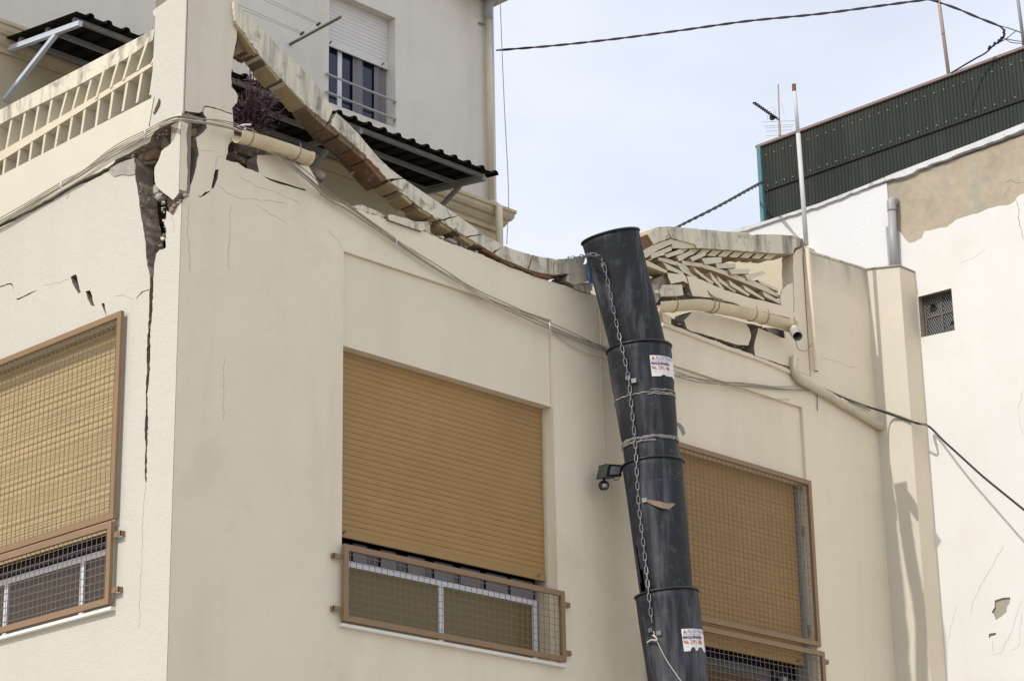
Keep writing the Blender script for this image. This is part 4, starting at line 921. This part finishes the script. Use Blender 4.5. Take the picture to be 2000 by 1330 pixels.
for i, s in enumerate(SEC):
    NT, NL = 56, 24; vs = []; fs = []
    for off in (0, -.007):
        for j in range(NL+1):
            t = j/NL
            for k in range(NT):
                th = 2*math.pi*k/NT; o_ = off
                if i == 1: o_ -= .014*math.exp(-((t-.74)/.03)**2)+.006*math.exp(-((t-.34)/.02)**2)
                vs.append(spt(s, th, t, o_))
    M0 = (NL+1)*NT
    def inslit(j, k):
        if i != 2: return False
        th = 2*math.pi*((k+.5)/NT); th = th-2*math.pi if th > math.pi else th; t = (j+.5)/NL
        c = -1.02; w = .20*max(0, (t-.55)/.40)
        return t > .56 and abs(th-c+.12*(1-t)) < w
    cut = [[inslit(j, k) for k in range(NT)] for j in range(NL)]
    for j in range(NL):
        for k in range(NT):
            if cut[j][k]: continue
            k2 = (k+1) % NT; a = j*NT+k; b_ = j*NT+k2; c = (j+1)*NT+k2; d = (j+1)*NT+k
            fs += [(a, b_, c, d), (a+M0, d+M0, c+M0, b_+M0)]
    for k in range(NT):
        k2 = (k+1) % NT; fs += [(k, k+M0, k2+M0, k2), (NL*NT+k, NL*NT+k2, NL*NT+k2+M0, NL*NT+k+M0)]
    so = mk('chute_section', vs, fs, M['chute'], ch, True, recalc=False)
    b = MB(); b.tube([spt(s, 2*math.pi*k/56, 0, .004)-s.d*.004 for k in range(56)], .0085, 8, closed=True); b.build('rim', M['rim'], so, smooth=True)
    b = MB(); b.tube([spt(s, 2*math.pi*k/56, .14, -.0015) for k in range(56)], .0035, 6, closed=True); b.build('moulded_ring', M['chute'], so, smooth=True)
    n0 = len(bvh_v); bvh_v += vs[:M0]; bvh_f += [tuple(n0+q_ for q_ in f) for f in fs if max(f) < M0]
BV = BVHTree.FromPolygons(bvh_v, bvh_f)
def on_chute(x, y, off=.02):
    d = ray(x, y); h = BV.ray_cast(CAM, d)
    if h[0] is None:
        h2 = BV.find_nearest(CAM+d*((AP[1]-CAM).length)); return h2[0]-d*off
    return h[0]-d*off
def th_of(s, x, y):
    h = BV.ray_cast(CAM, ray(x, y))[0]; q = h-s.A; return math.atan2(q.dot(s.e2), q.dot(s.e1)), q.dot(s.d)/s.L
def sticker(si, x, y, w, h, torn, lines, seed):
    s = SEC[si]; th0, t0 = th_of(s, x, y); R = s.r0+(s.r1-s.r0)*t0
    def at(u, v, off): return spt(s, th0+u/R, t0+v/s.L, off)
    vs, fs = [], []; nu, nv = 14, 6; r = random.Random(seed)
    for j in range(nv+1):
        for i in range(nu+1):
            vv = h*j/nv
            if j == nv: vv -= torn*r.random() if 3 < i < 12 else 0
            vs.append(at(w*i/nu, vv, .0035))
    for j in range(nv):
        for i in range(nu): a = j*(nu+1)+i; fs.append((a, a+1, a+nu+2, a+nu+1))
    st = mk('sticker', vs, fs, M['sticker'], ch, recalc=False); st['label'] = 'white printed hire sticker with a torn lower edge'
    for txt, u, v, size, mt, bold in lines:
        cu = bpy.data.curves.new('t', 'FONT'); cu.body = txt; cu.size = size; cu.offset = bold; cu.resolution_u = 2
        to = bpy.data.objects.new('t', cu); COL.objects.link(to)
        me = bpy.data.meshes.new_from_object(to.evaluated_get(bpy.context.evaluated_depsgraph_get()))
        tv = [at(u+p.co.x, v-p.co.y, .0062) for p in me.vertices]; tf = [tuple(p.vertices) for p in me.polygons]
        bpy.data.objects.remove(to); bpy.data.meshes.remove(me)
        if tv: mk('lettering', tv, tf, M[mt], st, recalc=False)
    tri = [at(.012, .036, .006), at(.042, .036, .006), at(.027, .006, .006)]
    mk('red_triangle', tri, [(0,1,2)], M['stickred'], st, recalc=False)
sticker(1, 1268.5, 694, .30, .185, .02, [('ALSETRAN', .048, .036, .043, 'stickgrey', 0), ('ALQUILER VENTA DE MAQ', .006, .054, .0165, 'stickred', 0), ('MAQUINARIA', .004, .082, .032, 'stickblue', .0012), ('96 291 08', .004, .126, .047, 'stickred', .0006), ('VALENCIA - ALZIRA - GANDIA'[:0] or 'Av. de la . . . . . . . . .', .01, .145, .012, 'stickblue', 0), ('. . . . . . . . . . . . . . . .', .05, .160, .012, 'stickblue', 0)], 1)
sticker(3, 1330, 1228, .26, .185, .05, [('ALSETRAN', .048, .036, .043, 'stickgrey', 0), ('ALQUILER VENTA DE MAQ', .006, .054, .0165, 'stickred', 0), ('MAQUINARIA', .004, .082, .032, 'stickblue', .0012), ('96 291 08', .004, .126, .047, 'stickred', .0006), ('. . . . . . . . . . . .', .03, .148, .012, 'stickblue', 0)], 2)
for x, y in ((1180,517), (1228,738), (1239,744), (1260,977), (1272,1230), (1288,1236)):
    c = on_chute(x, y, .0); s = min(SEC, key=lambda q_: abs((c-q_.A).dot(q_.d)-q_.L/2)); th, t = th_of(s, x, y)
    b = MB(); g0 = [spt(s, th+a/.22, t+v/s.L, .004) for a, v in ((-.018,-.018),(.018,-.018),(.018,.018),(-.018,.018))]; g1 = [p+(p-(s.A+s.d*(p-s.A).dot(s.d))).normalized()*.012 for p in g0]
    b.add(g0+g1, [(0,3,2,1),(4,5,6,7),(0,1,5,4),(1,2,6,5),(2,3,7,6),(3,0,4,7)]); b.build('chain_lug', M['steel'], ch)
# tape wraps and torn ends
def wrap(si, t, w, seed, mt='tape', a0=-2.4, a1=2.4, tiltv=0, name='tape_wrap'):
    s = SEC[si]; r = random.Random(seed); vs = []; n = 60
    for k in range(n+1):
        th = a0+(a1-a0)*k/n; dv = r.uniform(-.005,.005); o_ = .003+r.uniform(0,.004)
        tt = t+tiltv*math.sin(th+.6)/s.L
        vs += [spt(s, th, tt+(dv-w*r.uniform(.25,.6))/s.L, o_), spt(s, th, tt+dv/s.L, o_+.003), spt(s, th, tt+(dv+w*r.uniform(.25,.6))/s.L, o_*.6)]
    fs = []
    for k in range(n): a = k*3; fs += [(a,a+3,a+4,a+1),(a+1,a+4,a+5,a+2)]
    mk(name, vs, fs, M[mt], ch, recalc=False)
T = lambda si, x, y: th_of(SEC[si], x, y)[1]
t1 = T(1,1260,766); t2 = T(1,1270,852)
wrap(1, t1, .008, 1, 'ropem', -2.8, 2.6, .005, 'rope_wrap'); wrap(1, t1+.012, .007, 2, 'ropem', .1, 2.4, .004, 'rope_wrap'); wrap(1, t1-.014, .006, 3, 'ropem', .2, 2.2, -.006, 'rope_wrap')
wrap(1, t2, .030, 4, 'tape', -2.8, 2.8, .006); wrap(1, t2+.025, .02, 5, 'tape', -2.6, .2, .01)
b = MB(); q_ = [on_chute(1316,826,.0), on_chute(1320,832,-.0)]
e = P(1321,826,'Y',-.30); vs = []
for k, (x, y, w) in enumerate([(1319,825,4),(1326,829,5),(1332,837,6),(1336,848,5),(1334,851,2)]): vs += [P(x-w*.6,y+w*.6,'Y',-.36), P(x+w*.6,y-w*.4,'Y',-.33)]
b.add(vs, [(2*k,2*k+1,2*k+3,2*k+2) for k in range(4)]); b.build('torn_tape_end', M['tape'], ch, recalc=False)
b = MB(); vs = []
for x, y, w, o_ in [(1255,975,3,.01),(1270,980,8,.02),(1290,985,12,.035),(1304,988,10,.03),(1316,983,3,.045)]: vs += [on_chute(x, y-w*.5, o_), on_chute(x+3, y+w*.6, o_)]
b.add(vs, [(2*k,2*k+1,2*k+3,2*k+2) for k in range(4)]); b.build('torn_strip', M['tapebrown'], ch, recalc=False)

# chain over the chute
cpx = [(1180,520),(1189,560),(1197,600),(1206,640),(1215,680),(1223,715),(1229,750),(1233,790),(1237,830),(1241,870),(1243,910),(1245,950),(1249,1000),(1255,1050),(1261,1100),(1267,1160),(1272,1205),(1276,1228)]
cp = [on_chute(x, y, .024) for x, y in cpx]
pre = [P(1104,510,'Y',-.02), P(1112,504,'Y',-.09), P(1135,501,'Y',-.20), P(1158,497,'Y',-.42), on_chute(1172,503,.03)]
def resample(pts, step):
    o = [pts[0]]; acc = 0
    for a, b_ in zip(pts[:-1], pts[1:]):
        L = (b_-a).length; d = 0
        while acc+L-d >= step: d += step-acc; acc = 0; o.append(a.lerp(b_, d/L))
        acc += L-d
    return o
chain = thing('chain', 'galvanised chain running down the front of the black chute', 'chain', cp[0])
path = resample(smooth(pre+cp, 8), .060)
lk = MB(); a, rr0 = .021, .0115; pts = []
for k in range(16):
    th = 2*math.pi*k/16; pts.append((rr0*math.cos(th)*1.15, 0, rr0*math.sin(th)+(a if math.sin(th) > 0 else -a)))
lk.tube(pts, .0042, 6, closed=True)
lme = bpy.data.meshes.new('link'); lme.from_pydata(lk.v, [], lk.f); lme.materials.append(M['steel'])
for p in lme.polygons: p.use_smooth = True
for i in range(len(path)-1):
    p = (path[i]+path[i+1])/2; d = (path[i+1]-path[i]).normalized(); o = bpy.data.objects.new('link', lme); COL.objects.link(o); o.parent = chain
    tc_ = (CAM-p).normalized(); yv = (tc_-d*tc_.dot(d)).normalized(); q = Matrix((yv.cross(d), yv, d)).transposed() @ Matrix.Rotation(math.radians(12 if i % 2 else 82), 3, 'Z')
    o.rotation_euler = q.to_euler(); o.location = p-wloc(chain)
b = MB(); rp = [on_chute(1276,1232,.03), on_chute(1282,1248,.035), on_chute(1300,1285,.035), on_chute(1322,1318,.03), on_chute(1345,1350,.03)]
b.tube(smooth(rp, 5), .0042, 6); rpo = b.build('rope', M['ropem']); tag(rpo, 'pale rope knotted to the lower end of the chain', 'rope')
b = MB(); b.tube(smooth([on_chute(1264,1254,.03), on_chute(1273,1249,.04), on_chute(1283,1250,.045), on_chute(1280,1243,.04), on_chute(1275,1240,.03)], 4), .0075, 6); b.build('knot', M['ropem'], rpo)

# blue cloth tucked beside the chute
b = MB(); vs = []
for k, (x, y, w) in enumerate([(1148,512,3),(1150,520,5),(1151,532,6),(1153,545,6),(1156,553,4)]): vs += [P(x-w, y, 'Y', -.02+.02*math.sin(k*2)), P(x, y+1, 'Y', -.06), P(x+w, y+2, 'Y', -.01)]
b.add(vs, [f for k in range(4) for f in ((3*k,3*k+1,3*k+4,3*k+3),(3*k+1,3*k+2,3*k+5,3*k+4))])
tag(b.build('cloth', M['blue'], None, recalc=False), 'scrap of blue cloth stuck between the fallen coping and the chute', 'cloth')

# floodlight with motion sensor
fl = thing('security_light', 'small black security floodlight with a motion sensor ball, tucked against the chute', 'security light', P(1200,925,'Y',0))
b = MB(); A = lambda x, y, v: P(x, y, 'Y', v)
f = [A(1189,906,-.26), A(1219,908,-.22), A(1212,930,-.22), A(1183,931,-.26)]; k = Vector((0,.11,0))
b.add(f+[p+k for p in f], [(0,1,2,3),(4,7,6,5),(0,4,5,1),(1,5,6,2),(2,6,7,3),(3,7,4,0)]); b.build('lamp_housing', M['blacklamp'], fl)
g_ = [(f[0]*.82+f[2]*.18), (f[1]*.85+f[3]*.15), (f[2]*.85+f[0]*.15), (f[3]*.82+f[1]*.18)]; n_ = Vector((0,-.004,0)); b = MB(); b.add([p+n_ for p in g_], [(0,1,2,3)]); b.build('glass', M['lens'], fl)
b = MB(); b.box(A(1184,908,-.2)-Vector((.03,.03,.10)), A(1184,908,-.2)+Vector((.025,.06,.0))); b.build('back_box', M['blacklamp'], fl)
b = MB(); b.tube([A(1170,928,-.16), A(1180,929,-.16)], .014, 8); b.tube([A(1180,932,-.16), A(1179,942,-.16)], .011, 8); b.tube([A(1186,925,-.2), A(1186,925,.0)], .02, 8); b.build('arm', M['blacklamp'], fl)['kind'] = 'stuff'
c = A(1179,948,-.16); bm = bmesh.new(); bmesh.ops.create_uvsphere(bm, u_segments=16, v_segments=10, radius=.047)
for v in bm.verts: v.co = Vector((v.co.x, v.co.y, max(-.036, min(.036, v.co.z))))+c
vs = [v.co.copy() for v in bm.verts]; fs = [tuple(v.index for v in q_.verts) for q_ in bm.faces]; bm.free()
mk('sensor_head', vs, fs, M['blacklamp'], fl, True)
b = MB(); b.tube([c+Vector((-.016,-.027,-.030)), c+Vector((-.016,-.027,.004))], .026, 10); b.build('sensor_lens', M['lens'], fl, smooth=True)
b = MB(); b.tube(smooth([A(1196,932,-.2), A(1203,938,-.18), A(1211,932,-.1), A(1215,926,-.02)], 4), .004, 5); b.build('cable', M['cable'], fl)
b = MB(); b.tube(smooth([P(1171,598,'Y',-.012), P(1174,640,'Y',-.012), P(1175,720,'Y',-.012), P(1179,820,'Y',-.012), P(1182,895,'Y',-.012), P(1185,906,'Y',-.06)], 6), .0045, 6)
tag(b.build('lamp_cord', M['cord']), 'thin cream cord running down the wall to the security light', 'cord')

# ------------------------------------------------------------------ cables
def strand(pts, r, mt, name, label, cat='cable', group=None, wob=.012, seed=1, twist=0, parent=None, n=8):
    q = smooth(pts, n); rn = random.Random(seed); ph = [rn.uniform(0, 6.28) for _ in range(6)]
    b = MB(); q2 = []
    s = 0
    for i, p in enumerate(q):
        if i: s += (q[i]-q[i-1]).length
        o_ = Vector((math.sin(s*2.1+ph[0]), math.sin(s*1.7+ph[1])*.6, math.sin(s*2.6+ph[2])+.5*math.sin(s*6+ph[3])))*wob
        q2.append(p+o_)
    if twist:
        dense = resample(q2, .025)
        for h in range(2):
            b.tube([p+Vector((0, math.cos(k*.025*twist+h*math.pi), math.sin(k*.025*twist+h*math.pi)))*r*.8 for k, p in enumerate(dense)], r, 6)
    else: b.tube(q2, r, 6)
    o = b.build(name, M[mt], parent, smooth=True)
    return tag(o, label, cat, group) if label else o
lw = [P(-60,462,'X',-.05), P(0,432,'X',-.05), P(75,388,'X',-.05), P(150,344,'X',-.05), P(215,300,'X',-.05), P(284,262,'X',-.06), P(320,240,'X',-.07)]
cw = [P(350,231,'Y',-.10)]
rw = [(385,236),(415,240),(452,248),(478,258),(500,266),(540,300),(600,348),(640,383),(680,405),(720,432),(775,470),(830,508),(890,545),(950,583),(1010,610),(1072,637),(1130,662),(1185,683)]
far = [(1240,700),(1310,727),(1370,742),(1440,748),(1520,757),(1590,760),(1640,775),(1700,797),(1770,820)]
rp_ = [P(x, y, 'Y', -.05 if x > 600 else -.10) for x, y in rw]
fp_ = [P(x, y, 'Y', -.03) for x, y in far[:-1]]
cb_ = thing('cable_bundle', 'bundle of dusty cables sagging across both walls around the cracked corner', 'cable', cw[0])
for k, (mt, r) in enumerate([('greycable', .005), ('palecable', .006), ('greycable', .0045), ('palecable', .005), ('greycable', .004), ('greycable', .004)]):
    e = Vector((0, 0, (k-2.5)*.0085)); wob = .004+.0022*k
    if k in (0, 2, 4): pts = [p+e for p in lw+cw+rp_+fp_]
    else: pts = [p+e for p in lw+cw+rp_]
    strand(pts, r, mt, 'cable', None, wob=wob, seed=k+1, parent=cb_, n=5)
for x, y in ((478,256), (283,262), (774,470), (1073,637), (118,364)):
    a = 'X' if x < 350 else 'Y'; c = P(x, y, a, -.07); b = MB(); b.tube([c+Vector((.01,.01,-.03)), c+Vector((-.01,-.015,0)), c+Vector((0,0,.03)), c+Vector((.015,.0,.0))], .005, 5); b.build('cable_tie', M['sticker'], cb_)
b = MB(); b.tube([P(465,247,'Y',-.1), P(478,244,'Y',-.1), P(490,244,'Y',-.1)], .007, 6); b.build('tape_end', M['sticker'], cb_)
far2 = [P(1585,757,'Y',-.05), P(1620,768,'Y',-.06), P(1660,783,'Y',-.08), P(1720,802,'Y',-.14), P(1760,816,'Y',-.30), P(1790,826,'X',8.68), P(1815,833,'X',8.9), P(1850,868,'X',8.6), P(1920,930,'X',8.3), P(2000,994,'X',8.0), P(2060,1040,'X',7.8)]
strand(far2, .011, 'cable', 'thick_cable', 'thick dark cable crossing the cream shaft and dropping away to the right', wob=.004, seed=9)
strand(far2[:7], .006, 'greycable', 'thin_cable', 'grey cable lying along the thick dark cable over the cream shaft', wob=.012, seed=12)
strand([P(1072,640,'Y',-.02), P(1100,665,'Y',-.02), P(1140,688,'Y',-.02), P(1190,703,'Y',-.02), P(1225,712,'Y',-.02)], .004, 'palecable', 'thin_cable', 'thin cable hanging in a loop left of the chute below the bundle', wob=.002, seed=13)
strand([P(1312,735,'Y',-.02), P(1340,733,'Y',-.02), P(1380,742,'Y',-.02), P(1450,765,'Y',-.02), P(1500,782,'Y',-.02), P(1545,780,'Y',-.02)], .0035, 'palecable', 'thin_cable', 'faint thin cable along the top of the right window recess', wob=.008, seed=14)
strand([P(1600,762,'Y',-.03), P(1560,761,'Y',-.02), P(1480,756,'Y',-.02), P(1400,750,'Y',-.02), P(1320,728,'Y',-.02)], .003, 'greycable', 'thin_cable', 'fine dark wire beside the chute, ending at the sloping drain pipe', wob=.006, seed=15)
b = MB(); b.tube([P(1596,765,'Y',-.01), P(1597,802,'Y',-.01)], .005, 5); tag(b.build('cable_stub', M['greycable']), 'short stub of cable hanging under the sloping drain pipe', 'cable')
# overhead lines
A0 = Vector((7.66, 4.2, P(970,100,'Y',4.2).z)); dA = (A0-CAM).length; dB = (pl1-CAM).length
xs = [(970,99),(1080,90),(1200,77),(1330,60),(1460,42),(1600,28),(1720,12),(1795,2),(1812,0),(1836,5)]
pts = [PD(x, y, dA+(dB-dA)*(x-970)/(1836-970)) for x, y in xs]
strand(pts, .0085, 'cable', 'overhead_cable', 'twisted black cable crossing the sky from the grey building to the roof poles', wob=0, twist=14, seed=20)
dC = (pl2-CAM).length
strand([PD(x, y, dB+(dC-dB)*(x-1836)/165) for x, y in [(1836,6),(1870,18),(1910,35),(1948,50),(1960,58)]], .008, 'cable', 'overhead_cable', 'twisted black cable between the two roof poles', wob=0, twist=14, seed=21)
kn = thing('cable_joint', 'knot of black cable clamps hanging beside the right roof pole', 'cable', PD(1962,68,dC))
b = MB(); b.tube(smooth([PD(1959,56,dC), PD(1962,68,dC), PD(1957,78,dC), PD(1940,90,dC), PD(1925,104,dC), PD(1900,118,dC), PD(1858,143,dC-.1)], 5), .009, 6); b.build('down_cable', M['cable'], kn)
for x, y in ((1961,62),(1961,70),(1955,77),(1950,82),(1942,87),(1932,94)):
    b = MB(); c = PD(x, y, dC-.02); b.tube([c+Vector((-.012,.0,-.02)), c+Vector((.012,.0,.022))], .014, 6); b.build('clamp', M['cable'], kn)
for L in ([(1950,50),(1975,57),(1995,64)], [(1962,76),(1982,80),(1999,82)], [(1962,76),(1975,84),(1999,86)], [(1935,92),(1963,78),(1986,60)]):
    b = MB(); b.tube([PD(x, y, dC) for x, y in L], .0045, 5); b.build('tail_wire', M['cable'], kn)
for k in range(6):
    b = MB(); c = PD(1968+k*5, 55+k*1.8, dC); b.tube([c+Vector((0,-.012,-.006)), c+Vector((0,.012,.008))], .007, 5); b.build('insulator_link', M['greycable'], kn)
strand([PD(1100,562,45), PD(1250,484,34), PD(1325,443,30), PD(1400,405,28), PD(1460,372,26), PD(1490,356,24.5)], .012, 'cable', 'overhead_cable', 'black cable rising from behind the buckled coping to the teal corner strip', wob=0, twist=10, seed=23)
strand([PD(977,-10,23), PD(981,90,23), PD(986,230,23), PD(991,330,23), PD(993,400,23), PD(990,480,23)], .0045, 'greycable', 'thin_cable', 'single thin wire hanging in the sky right of the grey building', wob=.01, seed=24)

# repeats of one kind share a group
for nm, gp in (('thin_cable', 'thin cables on and beside the houses'), ('overhead_cable', 'twisted cables crossing the sky'), ('cable_pole', 'poles on the green cladding'), ('rubble_lump', 'rubble on the wall top'), ('coping_end', 'broken coping beside the chute'), ('roof_gutter', 'cream gutters on the shaded wall')):
    for o in COL.objects:
        if o.name.split('.')[0] == nm and not o.parent: o['group'] = gp
